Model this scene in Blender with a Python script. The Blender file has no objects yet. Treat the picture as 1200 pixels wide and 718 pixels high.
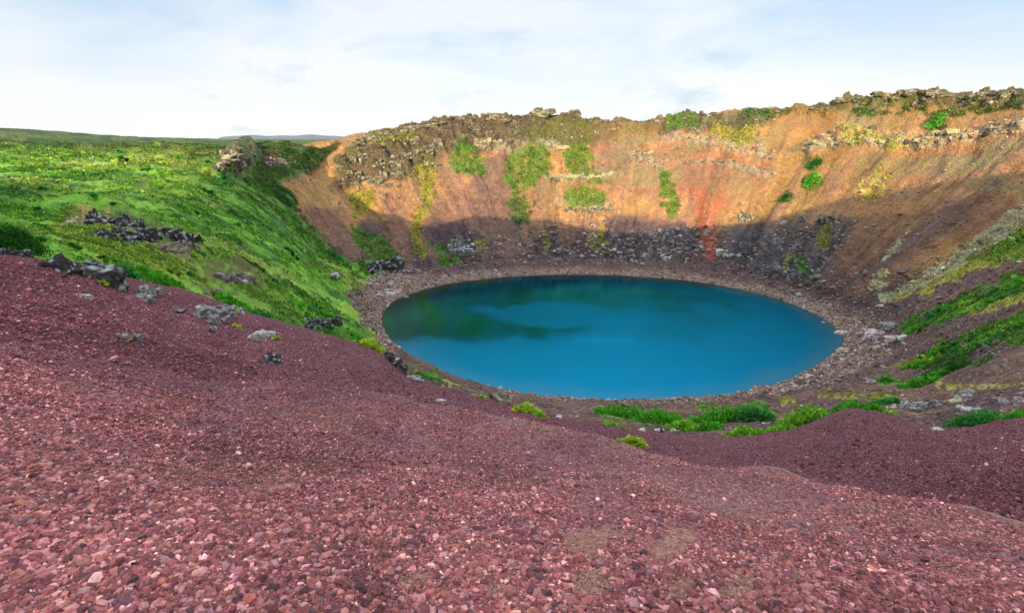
import bpy, math, random
import numpy as np
from mathutils import Vector, Matrix

rng = np.random.default_rng(11)
random.seed(11)
C = bpy.context.scene
H = 45.0                      # camera height above the lake
F = 600.0                     # focal length in photograph pixels (1200 wide)
PITCH = math.radians(18.1)
CP, SP = math.cos(PITCH), math.sin(PITCH)

# ------------------------------------------------------------------ camera
cam_d = bpy.data.cameras.new('camera')
cam = bpy.data.objects.new('camera', cam_d)
C.collection.objects.link(cam)
cam.location = (0, 0, H)
cam.rotation_euler = (math.radians(90) - PITCH, 0, 0)
cam_d.sensor_width = 36; cam_d.lens = 18
cam_d.clip_start = 0.05; cam_d.clip_end = 20000
C.camera = cam

# ------------------------------------------------------------------ light
SUN_EL = math.radians(11.5)
SUN_DIR_AZ = math.radians(11)  # travelling direction
C.view_settings.view_transform = 'Standard'
C.view_settings.look = 'None'
C.view_settings.exposure = 0.4
C.view_settings.gamma = 1.0
C.view_settings.use_curve_mapping = False
sun_d = bpy.data.lights.new('sun', 'SUN')
sun_d.energy = 5.0; sun_d.angle = math.radians(0.5); sun_d.color = (1.0, 0.80, 0.55)
sun = bpy.data.objects.new('sun', sun_d); C.collection.objects.link(sun)
trav = Vector((math.sin(SUN_DIR_AZ) * math.cos(SUN_EL), math.cos(SUN_DIR_AZ) * math.cos(SUN_EL), -math.sin(SUN_EL)))
sun.rotation_euler = trav.to_track_quat('-Z', 'Y').to_euler()
sun.location = (-20, -60, 90)

w = bpy.data.worlds.new('World'); C.world = w; w.use_nodes = True
nt = w.node_tree; nt.nodes.clear()
N = nt.nodes.new; L = nt.links.new
out = N('ShaderNodeOutputWorld')
sky = N('ShaderNodeTexSky'); sky.sky_type = 'NISHITA'; sky.sun_disc = False
sky.sun_elevation = SUN_EL; sky.sun_rotation = SUN_DIR_AZ + math.pi
sky.altitude = 100; sky.dust_density = 0.6
bg1 = N('ShaderNodeBackground'); bg1.inputs[1].default_value = 0.13
L(sky.outputs[0], bg1.inputs[0])
bg2 = N('ShaderNodeBackground'); bg2.inputs[1].default_value = 1.0
tc = N('ShaderNodeTexCoord')
mp = N('ShaderNodeMapping'); mp.inputs['Scale'].default_value = (1.0, 1.0, 3.6)
L(tc.outputs['Generated'], mp.inputs[0])
n1 = N('ShaderNodeTexNoise'); n1.inputs['Scale'].default_value = 2.1; n1.inputs['Detail'].default_value = 7; n1.inputs['Roughness'].default_value = 0.56
n1.inputs['Distortion'].default_value = 0.35
L(mp.outputs[0], n1.inputs['Vector'])
cr = N('ShaderNodeValToRGB')
cr.color_ramp.elements[0].position = 0.40; cr.color_ramp.elements[0].color = (0.48, 0.60, 0.75, 1)
cr.color_ramp.elements[1].position = 0.60; cr.color_ramp.elements[1].color = (0.72, 0.735, 0.77, 1)
L(n1.outputs[0], cr.inputs[0])
# horizon whitening
sx = N('ShaderNodeSeparateXYZ'); L(tc.outputs['Generated'], sx.inputs[0])
mr = N('ShaderNodeMapRange'); mr.inputs['From Min'].default_value = 0.02; mr.inputs['From Max'].default_value = 0.17
mr.inputs['To Min'].default_value = 1.0; mr.inputs['To Max'].default_value = 0.0
L(sx.outputs[2], mr.inputs[0])
mx = N('ShaderNodeMix'); mx.data_type = 'RGBA'
mx.inputs['B'].default_value = (.80, .80, .81, 1)
L(mr.outputs[0], mx.inputs['Factor']); L(cr.outputs[0], mx.inputs['A'])
# small grey-blue cloud scraps low in the sky
mp2 = N('ShaderNodeMapping'); mp2.inputs['Scale'].default_value = (1.0, 1.0, 2.6); mp2.inputs['Location'].default_value = (3.1, 0.4, 0.2)
L(tc.outputs['Generated'], mp2.inputs[0])
n2 = N('ShaderNodeTexNoise'); n2.inputs['Scale'].default_value = 5.5; n2.inputs['Detail'].default_value = 6; n2.inputs['Roughness'].default_value = 0.6
L(mp2.outputs[0], n2.inputs['Vector'])
mr2 = N('ShaderNodeMapRange'); mr2.inputs['From Min'].default_value = 0.57; mr2.inputs['From Max'].default_value = 0.74
L(n2.outputs[0], mr2.inputs[0])
mx2 = N('ShaderNodeMix'); mx2.data_type = 'RGBA'; mx2.inputs['B'].default_value = (0.46, 0.55, 0.68, 1)
L(mr2.outputs[0], mx2.inputs['Factor']); L(mx.outputs['Result'], mx2.inputs['A'])
L(mx2.outputs['Result'], bg2.inputs[0])
mr3 = N('ShaderNodeMapRange'); mr3.inputs['From Min'].default_value = 0.24; mr3.inputs['From Max'].default_value = 0.70
mr3.inputs['To Min'].default_value = 1.0; mr3.inputs['To Max'].default_value = 1.9      # an overcast sky is brightest overhead
L(sx.outputs[2], mr3.inputs[0]); L(mr3.outputs[0], bg2.inputs[1])
ms = N('ShaderNodeMixShader'); ms.inputs[0].default_value = 0.86
L(bg1.outputs[0], ms.inputs[1]); L(bg2.outputs[0], ms.inputs[2]); L(ms.outputs[0], out.inputs[0])

# ------------------------------------------------------------------ maths helpers
def px2ray(px, py):
    """photograph pixel -> (azimuth rad, tan of depression)"""
    x = px - 600.0; up = 359.0 - py
    fwd = F * CP + up * SP
    down = F * SP - up * CP
    hor = np.hypot(x, fwd)
    return np.arctan2(x, fwd), down / hor

def project(P):
    x = P[..., 0]; y = P[..., 1]; z = P[..., 2] - H
    d = y * CP - z * SP
    u = y * SP + z * CP
    d = np.where(d > 0.05, d, 0.05)
    return 600 + F * x / d, 359 - F * u / d

_perm = rng.permutation(4096).astype(np.int32)
_val = (rng.random(4096).astype(np.float32) * 2 - 1)
def vnoise(x, y, z):
    xi = np.floor(x).astype(np.int32); yi = np.floor(y).astype(np.int32); zi = np.floor(z).astype(np.int32)
    fx = (x - xi).astype(np.float32); fy = (y - yi).astype(np.float32); fz = (z - zi).astype(np.float32)
    fx = fx * fx * fx * (fx * (fx * 6 - 15) + 10); fy = fy * fy * fy * (fy * (fy * 6 - 15) + 10); fz = fz * fz * (3 - 2 * fz)
    def h(a, b, c):
        return _val[_perm[(_perm[(_perm[a & 4095] + b) & 4095] + c) & 4095]]
    r = 0
    for dz in (0, 1):
        wz = fz if dz else 1 - fz
        for dy in (0, 1):
            wy = fy if dy else 1 - fy
            a = h(xi, yi + dy, zi + dz); b = h(xi + 1, yi + dy, zi + dz)
            r = r + (a + (b - a) * fx) * wy * wz
    return r
def fbm(x, y, z=None, s=1.0, o=4, seed=0.0, rough=0.5):
    if z is None: z = np.zeros_like(x)
    t = 0; a = 1.0; n = 0; f = s
    for k in range(o):
        t = t + a * vnoise(x * f + seed * 17.3 + k * 31.7, y * f + seed * 7.1 + k * 11.9, z * f + seed * 3.7 + k * 5.3)
        n += a; a *= rough; f *= 2.03
    return t / n
def sstep(a, b, x):
    t = np.clip((x - a) / (b - a), 0, 1)
    return t * t * (3 - 2 * t)
def gsmooth(a, sig, axis=0):
    k = int(math.ceil(sig * 3)); g = np.exp(-0.5 * (np.arange(-k, k + 1) / sig) ** 2); g /= g.sum()
    a = np.moveaxis(a, axis, 0)
    pad = np.concatenate([np.repeat(a[:1], k, 0), a, np.repeat(a[-1:], k, 0)], 0)
    o = sum(g[i] * pad[i:i + a.shape[0]] for i in range(2 * k + 1))
    return np.moveaxis(o, 0, axis)

# ------------------------------------------------------------------ semantic rows of the terrain
# every row is a line across the land: (px, py, distance) ; distance None -> point lies at height given by 4th value
ROWS = [
 # 1 near edge
 [(-100,790,1.9),(0,790,1.75),(300,790,1.3),(600,790,1.12),(900,790,1.45),(1200,790,2.2),(1320,790,2.5)],
 # 2 middle of the near slope
 [(-100,478,5.4),(0,485,5.0),(300,560,3.6),(600,600,2.75),(900,632,3.0),(1200,662,4.2),(1320,675,4.4)],
 # 3 crest A
 [(-100,392,9.3),(0,400,9),(130,428,8.5),(300,456,8),(480,478,7.8),(600,492,7.6),(700,510,7.4),(760,532,7.1),(840,556,6.9),(960,580,6.7),(1080,600,6.6),(1200,618,6.6),(1320,640,6.6)],
 # 4 dip behind A
 [(-100,398,10.2),(0,406,10),(130,436,9.4),(300,467,9.0),(480,490,8.7),(600,508,8.6),(700,530,8.5),(760,560,8.1),(840,600,7.7),(960,634,7.5),(1080,655,7.4),(1200,672,7.5),(1320,685,7.5)],
 # 5 bench
 [(-100,378,11.3),(0,386,11),(130,415,10.6),(300,446,10.6),(480,472,10),(600,489,10.2),(700,507,10.4),(760,530,9.8),(840,557,9.2),(960,582,8.9),(1080,601,8.8),(1200,618,8.9),(1320,635,9.0)],
 # 6 crest B
 [(-100,290,15),(0,300,15),(60,308,15),(120,327,15),(170,340,15.5),(230,347,17),(280,362,18),(330,378,18),(370,392,18),(410,400,18),(440,412,17),(480,441,16),(540,458,15),(600,477,14),(660,491,14),(720,500,15),(780,508,17),(850,509,18),(900,507,18.5),(940,498,19.4),(970,489,20),(1002,481,20),(1035,487,19.4),(1080,499,18.8),(1130,500,19),(1200,487,20),(1320,470,22)],
 # 7 dip behind B
 [(-100,300,18),(0,308,18),(60,322,18.5),(120,345,19),(170,355,20),(230,362,21.5),(280,378,23),(330,394,23),(370,408,23),(410,417,23),(440,430,22.5),(480,455,22),(540,474,21),(600,492,19),(660,505,19),(720,510,20),(780,516,22),(850,516,23),(930,513,24),(965,500,25),(1000,491,26),(1035,500,25),(1080,512,24),(1130,507,24),(1200,495,26),(1320,480,28)],
 # 8 slope seen again
 [(-100,282,22),(0,290,22),(60,302,22.5),(120,322,24),(170,335,26),(230,345,28),(280,358,31),(330,372,34),(370,388,38),(410,398,42),(440,408,45),(480,436,42),(540,456,36),(600,474,30),(660,488,28),(720,496,28),(800,503,28),(930,502,29),(1000,477,34),(1080,497,29),(1200,482,30),(1320,465,33)],
 # 9 mound / mid slope
 [(-100,262,34),(0,264,34),(60,262,36),(100,256,38),(150,259,39),(210,275,41),(250,296,43),(300,318,48),(340,336,56),(400,366,75),(440,392,90),(480,425,68),(540,452,58),(600,467,52),(660,479,46),(740,486,46),(830,488,46),(930,489,46),(1000,468,55),(1080,468,55),(1200,448,48),(1320,430,50)],
 # 10 behind the mound
 [(-100,263,42),(0,266,42),(60,266,45),(100,264,47),(150,268,47),(210,285,48),(250,303,49),(300,318,56),(340,332,66),(400,360,88),(440,386,104),(480,419,84),(540,445,74),(600,461,66),(660,471,64),(740,477,62),(830,477,62),(930,474,62),(1000,448,75),(1080,440,75),(1200,410,66),(1320,390,66)],
 # 11 near shore / mid meadow
 [(-100,235,60),(0,237,60),(120,240,65),(200,252,70),(280,280,76),(340,305,90),(400,345,128),(440,369,137),(447,370,None,.0),(455,394,None,0),(480,415,None,0),(520,437,None,0),(580,455,None,0),(640,464,None,0),(700,468,None,0),(760,468,None,0),(830,465,None,0),(890,455,None,0),(940,438,None,0),(970,420,None,0),(988,403,None,0),(1040,397,128),(1100,372,115),(1200,342,100),(1320,320,98)],
 # 12 lake middle / meadow
 [(-100,222,82),(0,223,82),(120,226,86),(200,237,86),(280,266,92),(340,294,108),(400,335,138),(440,364,139),(455,370,None,-5),(560,385,None,-7),(700,385,None,-7),(860,390,None,-7),(960,395,None,-5),(988,401,136.5),(1040,385,136),(1100,358,127),(1200,325,115),(1320,300,112)],
 # 13 far shore
 [(-100,208,110),(0,210,110),(120,214,110),(200,223,106),(280,250,112),(340,281,130),(400,323,150),(430,345,147),(447,364,None,0),(470,350,None,0),(510,336,None,0),(560,328,None,0),(620,323,None,0),(690,322,None,0),(760,325,None,0),(820,331,None,0),(880,342,None,0),(930,357,None,0),(965,375,None,0),(985,390,None,0),(1040,373,146),(1100,343,140),(1200,308,130),(1320,280,128)],
 # 14 toe of the far wall
 [(-100,187,170),(0,188,170),(120,190,165),(200,196,150),(280,225,140),(330,262,150),(380,303,160),(420,322,None,4),(450,320,None,4),(480,313,None,3.4),(540,307,None,3),(600,303,None,2.8),(700,302,None,2.8),(800,306,None,2.8),(880,318,None,3),(940,335,None,3.2),(990,352,None,3.6),(1030,360,None,5),(1100,322,158),(1200,278,155),(1320,250,150)],
 # 15 rim
 [(-100,165,300),(0,167,290),(100,169,270),(200,171,245),(280,172,225),(350,168,222),(400,163,230),(430,157,232),(480,146,235),(540,138,240),(600,135,248),(655,131,255),(700,139,262),(750,140,265),(800,135,262),(880,127,255),(940,126,248),(1000,115,240),(1040,109,235),(1100,110,228),(1200,107,215),(1320,104,205)],
 # 16 behind the rim
 [(-100,166,400),(0,168,400),(200,172,380),(280,174,330),(350,172,290),(400,170,280),(480,156,280),(600,146,300),(700,149,310),(800,145,310),(880,137,300),(1000,125,285),(1200,118,260),(1320,115,250)],
 # 17 plain
 [(-100,150,900),(0,151,900),(60,154,900),(110,158,950),(170,161,1000),(300,164,1000),(420,165,1000),(600,166,1000),(1200,166,1000),(1320,166,1000)],
 # 18 horizon
 [(-100,163.5,5000),(0,163.5,5000),(300,163.5,5000),(600,163.5,5000),(1320,163.5,5000)],
]
SUB = [10,150,110,18,22,110,14,20,60,14,60,34,34,30,230,20,14,8]
AZL = math.radians(57)
NC_F = 1000
az_f = np.linspace(-AZL, AZL, NC_F)
az_b = AZL + (2 * math.pi - 2 * AZL) * (np.arange(1, 46) / 46.0)
AZ = np.concatenate([az_f, az_b])            # closes on itself
azw = (AZ + math.pi) % (2 * math.pi) - math.pi
NC = len(AZ)
K = len(ROWS) + 1
RR = np.zeros((K, NC)); ZZ = np.zeros((K, NC))
RR[0] = 0.02; ZZ[0] = H - 1.62
dstep = az_f[1] - az_f[0]
for k, row in enumerate(ROWS, 1):
    a = []; lr = []; tz = []
    for p in row:
        az, t = px2ray(p[0], p[1])
        r = p[2] if p[2] is not None else (H - p[3]) / t
        a.append(az); lr.append(math.log(r)); tz.append(t)
    o = np.argsort(a); a = np.array(a)[o]; lr = np.array(lr)[o]; tz = np.array(tz)[o]
    ext = np.linspace(-AZL * 1.1, AZL * 1.1, 1100)
    sg = math.radians(0.55) / (ext[1] - ext[0])
    l2 = gsmooth(np.interp(ext, a, lr), sg); t2 = gsmooth(np.interp(ext, a, tz), sg)
    r = np.exp(np.interp(np.clip(azw, ext[0], ext[-1]), ext, l2)); t = np.interp(np.clip(azw, ext[0], ext[-1]), ext, t2)
    RR[k] = r; ZZ[k] = H - r * t
# piecewise monotone cubic along the rows
def pchip_rows(Y, SUB):
    d = np.diff(Y, axis=0)
    m = np.zeros_like(Y)
    a, b = d[:-1], d[1:]
    m[1:-1] = np.where(a * b > 0, 2 * a * b / np.where(a + b == 0, 1, a + b), 0)
    m[0] = d[0]; m[-1] = d[-1]
    outl = []
    for k, n in enumerate(SUB):
        s = (np.arange(n) / n)[:, None]
        h00 = 2 * s**3 - 3 * s**2 + 1; h10 = s**3 - 2 * s**2 + s; h01 = -2 * s**3 + 3 * s**2; h11 = s**3 - s**2
        outl.append(h00 * Y[k] + h10 * m[k] + h01 * Y[k + 1] + h11 * m[k + 1])
    outl.append(Y[-1:])
    return np.concatenate(outl, 0)
LR = pchip_rows(np.log(RR), SUB)
# slope-aware z: interpolate z piecewise against the row parameter
ZG = pchip_rows(ZZ, SUB)
TT = np.concatenate([k + np.arange(n) / n for k, n in enumerate(SUB)] + [np.array([float(K - 1)])])
# wall rows: straight slope in r rather than in parameter
RG = np.exp(LR)
i0 = sum(SUB[:14]); i1 = sum(SUB[:15])
for k in (14,):
    a0, a1 = i0, i1
    rr0, rr1 = RG[a0], RG[a1]; z0, z1 = ZG[a0], ZG[a1]
    q = (RG[a0:a1] - rr0) / (rr1 - rr0)
    qq = q + 0.10 * np.sin(q * math.pi) * (1 - q) * -1.0     # slightly concave foot
    lin = z0 + (z1 - z0) * qq
    wl = sstep(-24, -19, np.degrees(azw))[None, :]
    ZG[a0:a1] = ZG[a0:a1] * (1 - wl) + lin * wl
ZG[:] = gsmooth(ZG, 1.3, 0)
# ---- behind the camera: the rest of the cone, rising to the ridge that keeps the sun off the crater floor
X = RG * np.sin(AZ)[None]; Y = RG * np.cos(AZ)[None]
def ridge(x, y):
    r = np.hypot(x, y)
    xs = [-400, -180, -128, -90, -55, -28, -4, 26, 54, 74, 96, 136, 400]
    zs = [40, 40, 42, 48, 60, 58, 57, 54, 57, 65, 69, 72, 70]
    top = np.interp(x, xs, zs)
    f = sstep(1.0, 25, r)
    fall = 1 - sstep(40, 500, r) * 0.45
    return (H - 1.62) * (1 - f) + top * fall * f
wb = sstep(math.radians(56), math.radians(100), np.abs(azw))[None, :]
ZG = ZG * (1 - wb) + ridge(X, Y) * wb
# ---- lake shore
lake_px = [(447,370),(449,383),(455,395),(466,405),(480,415),(520,437),(580,455),(640,464),(700,468),(760,468),(830,465),(890,455),(940,438),(970,420),(988,402),(988,396),(984,389),(965,374),(930,357),(880,342),(820,331),(760,325),(690,322),(620,323),(560,328),(510,336),(470,349),(455,359)]
lp = []
for px, py in lake_px:
    az, t = px2ray(px, py); r = H / t; lp.append((r * math.sin(az), r * math.cos(az)))
lp = np.array(lp)
# smooth closed polygon
m = len(lp); dense = []
for i in range(m):
    p0, p1, p2, p3 = lp[i - 1], lp[i], lp[(i + 1) % m], lp[(i + 2) % m]
    for s in np.linspace(0, 1, 6, endpoint=False):
        dense.append(0.5 * ((2 * p1) + (-p0 + p2) * s + (2 * p0 - 5 * p1 + 4 * p2 - p3) * s * s + (-p0 + 3 * p1 - 3 * p2 + p3) * s**3))
LP = np.array(dense)
LC = LP.mean(0)
def shore_sd(x, y):
    shp = x.shape; x = x.ravel(); y = y.ravel()
    res = np.full(x.shape, 1e9); inside = np.zeros(x.shape, bool)
    near = np.where((np.hypot(x - LC[0], y - LC[1]) < 110))[0]
    xn, yn = x[near], y[near]
    best = np.full(xn.shape, 1e9); ins = np.zeros(xn.shape, bool)
    n = len(LP)
    for i in range(n):
        ax, ay = LP[i]; bx, by = LP[(i + 1) % n]
        ex, ey = bx - ax, by - ay
        t = np.clip(((xn - ax) * ex + (yn - ay) * ey) / (ex * ex + ey * ey), 0, 1)
        best = np.minimum(best, np.hypot(xn - ax - t * ex, yn - ay - t * ey))
        c = ((ay > yn) != (by > yn)) & (xn < (bx - ax) * (yn - ay) / ((by - ay) if by != ay else 1e-9) + ax)
        ins ^= c
    res[near] = np.where(ins, -best, best)
    return res.reshape(shp)
SD = shore_sd(X, Y)
T2 = np.repeat(TT[:, None], NC, 1)
beach = np.where(SD > 0, SD * 0.16 + 0.03, -np.minimum(0.22 * -SD, 6))
wB = sstep(3.0, 11.0, SD)
wB = np.where(SD < 0, 0, wB)
farout = SD > 100
ZG = np.where(farout, ZG, ZG * wB + beach * (1 - wB))

P0 = np.stack([X, Y, ZG], -1)
PX0, PY0 = project(P0)
fwdm = (np.abs(azw) < math.radians(60))[None, :]
print('base terrain', P0.shape)
# normals of the base surface
def grid_normals(P):
    du = np.zeros_like(P); dv = np.zeros_like(P)
    du[1:-1] = P[2:] - P[:-2]; du[0] = P[1] - P[0]; du[-1] = P[-1] - P[-2]
    dv = np.roll(P, -1, 1) - np.roll(P, 1, 1)
    n = np.cross(dv, du)
    l = np.linalg.norm(n, axis=-1, keepdims=True)
    n = n / np.maximum(l, 1e-9)
    n[n[..., 2] < 0] *= -1
    return n
N0 = grid_normals(P0)

# ------------------------------------------------------------------ masks in the land
wx = fbm(PX0, PY0, s=1 / 22.0, o=4, seed=1) ; wy = fbm(PX0, PY0, s=1 / 22.0, o=4, seed=2)
WX = PX0 + wx * 15; WY = PY0 + wy * 14
def poly(pts, soft=5.0, warp=1.0, x=None, y=None):
    """soft mask (0..1) of the land seen inside an outline of the photograph"""
    x = PX0 + (WX - PX0) * warp; y = PY0 + (WY - PY0) * warp
    pts = np.array(pts, float)
    x0, y0 = pts.min(0) - soft * 2; x1, y1 = pts.max(0) + soft * 2
    sel = np.where(((x > x0) & (x < x1) & (y > y0) & (y < y1) & fwdm))
    xs, ys = x[sel], y[sel]
    best = np.full(xs.shape, 1e9); ins = np.zeros(xs.shape, bool); n = len(pts)
    for i in range(n):
        ax, ay = pts[i]; bx, by = pts[(i + 1) % n]; ex, ey = bx - ax, by - ay
        t = np.clip(((xs - ax) * ex + (ys - ay) * ey) / (ex * ex + ey * ey + 1e-9), 0, 1)
        best = np.minimum(best, np.hypot(xs - ax - t * ex, ys - ay - t * ey))
        ins ^= ((ay > ys) != (by > ys)) & (xs < (bx - ax) * (ys - ay) / ((by - ay) if by != ay else 1e-9) + ax)
    d = np.where(ins, best, -best)
    o = np.zeros(x.shape); o[sel] = sstep(-soft, soft, d)
    return o
def blob(cx, cy, rx, ry, rot=0, soft=0.35):
    c, s = math.cos(math.radians(rot)), math.sin(math.radians(rot))
    dx = WX - cx; dy = WY - cy
    u = (dx * c + dy * s) / rx; v = (-dx * s + dy * c) / ry
    return (1 - sstep(1 - soft, 1 + soft, np.hypot(u, v))) * fwdm
def dist_line(pts, wdt):
    pts = np.array(pts, float); best = np.full(WX.shape, 1e9)
    for i in range(len(pts) - 1):
        ax, ay = pts[i]; bx, by = pts[i + 1]; ex, ey = bx - ax, by - ay
        t = np.clip(((PX0 - ax) * ex + (PY0 - ay) * ey) / (ex * ex + ey * ey), 0, 1)
        best = np.minimum(best, np.hypot(PX0 - ax - t * ex, PY0 - ay - t * ey))
    return 1 - sstep(wdt * 0.5, wdt, best)

red_z = T2 < 6.35
zone_wall = sstep(13.6, 14.1, T2) * (1 - sstep(15.2, 15.6, T2))
far_t = (T2 > 7.5)
# meadow side: everything left of this outline (photograph)
meadow = poly([(-600,100),(340,150),(352,172),(400,165),(392,178),(345,210),(352,245),(385,285),(405,300),(470,305),(462,322),(430,330),(412,345),(415,375),(440,398),(470,430),(400,470),(-600,600)], 4) * far_t
meadow = np.maximum(meadow, (T2 > 15.6) * 1.0 * fwdm)
scree_left = poly([(395,170),(412,172),(412,200),(418,250),(440,300),(420,302),(385,285),(350,245),(338,212),(360,196)], 3)
meadow = meadow * (1 - scree_left)
# rocky parts of the wall
rock = np.zeros_like(ZG)
rock = np.maximum(rock, poly([(392,185),(420,165),(470,145),(540,138),(650,128),(720,140),(718,160),(700,172),(660,172),(640,168),(600,172),(560,178),(520,180),(500,200),(470,212),(440,210),(410,218),(392,218)], 5))
rock = np.maximum(rock, poly([(420,163),(470,148),(530,134),(650,125),(700,138),(800,134),(940,124),(1000,112),(1210,100),(1210,126),(1100,124),(1000,126),(930,136),(880,150),(800,152),(740,152),(700,150)], 3))
ledges = np.maximum.reduce([
    dist_line([(640,207),(668,211),(700,209),(720,204)], 5) ,
    dist_line([(655,234),(680,240),(710,242)], 6),
    dist_line([(950,170),(985,158),(1030,160),(1080,165),(1130,158),(1200,150)], 13) * 0.9,
    dist_line([(720,165),(790,160),(860,172),(900,176)], 9) * 0.8,
    dist_line([(780,192),(850,190),(905,205)], 5) * 0.5,
    dist_line([(560,168),(600,176),(650,168)], 8) * 0.8,
    dist_line([(740,182),(770,195),(790,190)], 9) * 0.6])
rock_all = np.clip(np.maximum(rock, ledges), 0, 1) * (T2 > 13.7) * (T2 < 15.6)
rubble = np.maximum.reduce([blob(560,290,26,22), poly([(610,270),(690,262),(740,268),(850,265),(860,298),(760,304),(600,304)], 8) * 0.8, poly([(830,290),(900,275),(990,250),(1000,262),(960,330),(930,335),(870,315)], 8) * 0.7]) * far_t
# crater-centred coordinates for streaks that run downhill
PHI = np.arctan2(X - LC[0], Y - LC[1]); RC = np.hypot(X - LC[0], Y - LC[1])
U = PHI * 105.0
wq = fbm(X, Y, s=1 / 14.0, o=2, seed=4) * 2.0
streak = fbm(U + wq, ZG * 0.10, s=1 / 5.0, o=5, seed=5, rough=0.6)
streakL = fbm(U + wq, ZG * 0.08, s=1 / 16.0, o=3, seed=6)
near_slope = sstep(6.6, 7.4, T2) * (1 - sstep(13.2, 14.0, T2)) * (1 - meadow) * fwdm
# ------------------------------------------------------------------ relief
D = np.zeros_like(ZG)     # along the normal
rdist = np.hypot(X, Y)
fgm = 1 - sstep(6.2, 7.0, T2)
f1 = fbm(X, Y, s=1 / 2.6, o=4, seed=10); f2 = fbm(X, Y, s=1 / 0.5, o=4, seed=11, rough=0.6)
D += fgm * (f1 * 0.24 * sstep(0.8, 5, rdist) + f2 * 0.035 * sstep(0.3, 2, rdist))
# low terraces and runnels pressed into the near gravel
ter = fbm(X * .55 + Y * .2, Y * 1.5 - X * .45, s=1 / 0.9, o=4, seed=25, rough=.55)
D += fgm * sstep(1.2, 1.9, T2) * (1 - sstep(5.6, 6.2, T2)) * ter * .17
# rills in the right hand gravel bank
rill = fbm(X * 0.9 + Y * 0.25, Y * 0.25 - X * 0.2, s=1 / 0.9, o=3, seed=12)
D += fgm * sstep(4.9, 5.4, T2) * rill * 0.14
shorefade = sstep(0.5, 9, np.where(SD > 0, SD, 0))
lk = np.where(SD < 100, shorefade, 1.0)
md = fbm(X, Y, s=1 / 9.0, o=5, seed=13, rough=0.55); md2 = np.abs(fbm(X, Y, s=1 / 3.2, o=4, seed=14, rough=0.6))
D += meadow * lk * (md * 1.9 * sstep(15, 60, rdist) * (1 - sstep(200, 400, rdist) * .4) + (0.35 - md2) * 1.6 * sstep(12, 50, rdist)) * (rdist < 1500)
D += near_slope * lk * (fbm(X, Y, s=1 / 7.0, o=5, seed=15, rough=0.6) * 0.8 + streak * 0.5) * sstep(12, 50, rdist)
wz = zone_wall * (1 - meadow)
nS = fbm(X, Y, ZG, s=1 / 18.0, o=3, seed=23)
streakF = fbm(U + wq, ZG * 0.14, s=1 / 1.6, o=4, seed=22, rough=0.65)
gull = -np.abs(fbm(U + wq * 2, ZG * 0.05, s=1 / 12.0, o=3, seed=16))
D += wz * (streak * .9 + streakF * .30 * sstep(-.1, .3, streakL + nS) + gull * 2.2 + streakL * 2.2 + fbm(X, Y, ZG, s=1 / 5.0, o=5, seed=17, rough=0.6) * 0.9)
# rock: blocky ridged noise
rb1 = fbm(U, ZG * 1.3, s=1 / 5.0, o=5, seed=18, rough=0.62)
blocky = np.round(rb1 * 5) / 5 * 0.6 + rb1 * 0.4
rb2 = 1 - np.abs(fbm(X, Y, ZG * 1.5, s=1 / 3.0, o=4, seed=19, rough=0.6)) * 2
D += rock_all * (blocky * 4.2 + rb2 * 1.6) * (1 - 0.3 * (T2 > 15))
D += rubble * (rb2 - 0.5) * 1.2
D += (1 - fgm) * (SD < 25) * (SD > 0) * fbm(X, Y, s=1 / 1.2, o=3, seed=20) * 0.12
D = np.where(SD < 0.0, 0, D)
# level strata ledges high on the wall (each a step that catches shade)
lay = fbm(U * 0.35, ZG * 1.0, s=1 / 2.2, o=3, seed=21)
D += wz * sstep(30, 45, ZG) * lay * 0.9
P = P0 + N0 * D[..., None]
# path worn in the meadow
path = dist_line([(140,240),(165,222),(190,208),(205,196),(215,190)], 3.0) * meadow
path2 = dist_line([(350,262),(385,285),(420,300),(436,318)], 2.2) * meadow
P[..., 2] -= path * 0.35 + path2 * 0.3
print('relief done')

# ------------------------------------------------------------------ colours (albedo, with some shade painted into the crater wall)
def col(*c): return np.array(c, float)
def mixc(A, B, m): return A * (1 - m[..., None]) + B * m[..., None]
nA = fbm(X, Y, ZG, s=1 / 3.0, o=5, seed=30, rough=0.6)
nB = fbm(PX0, PY0, s=1 / 40.0, o=4, seed=31)
nC = fbm(PX0, PY0, s=1 / 5.0, o=4, seed=32, rough=0.65)
nF = fbm(X, Y, ZG, s=1 / 1.1, o=3, seed=34, rough=.7)
COL = np.zeros(ZG.shape + (3,)) + col(.10, .055, .05)
# wall
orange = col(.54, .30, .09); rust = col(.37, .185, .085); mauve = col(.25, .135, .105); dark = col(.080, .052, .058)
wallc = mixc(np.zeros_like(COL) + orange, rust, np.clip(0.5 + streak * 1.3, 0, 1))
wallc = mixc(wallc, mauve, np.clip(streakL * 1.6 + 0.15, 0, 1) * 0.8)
lowz = 1 - sstep(6, 19, ZG + streak * 10 + streakL * 7)  # dark talus low on the wall, also painting in the purplish shade band
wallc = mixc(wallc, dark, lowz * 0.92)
wallc = mixc(wallc, col(.55, .30, .11), np.clip(fbm(U, ZG * 0.3, s=1 / 3.5, o=4, seed=33) * 2.2 - 0.1, 0, 1) * 0.6 * (1 - lowz))
COL = mixc(COL, wallc, wz)
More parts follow.
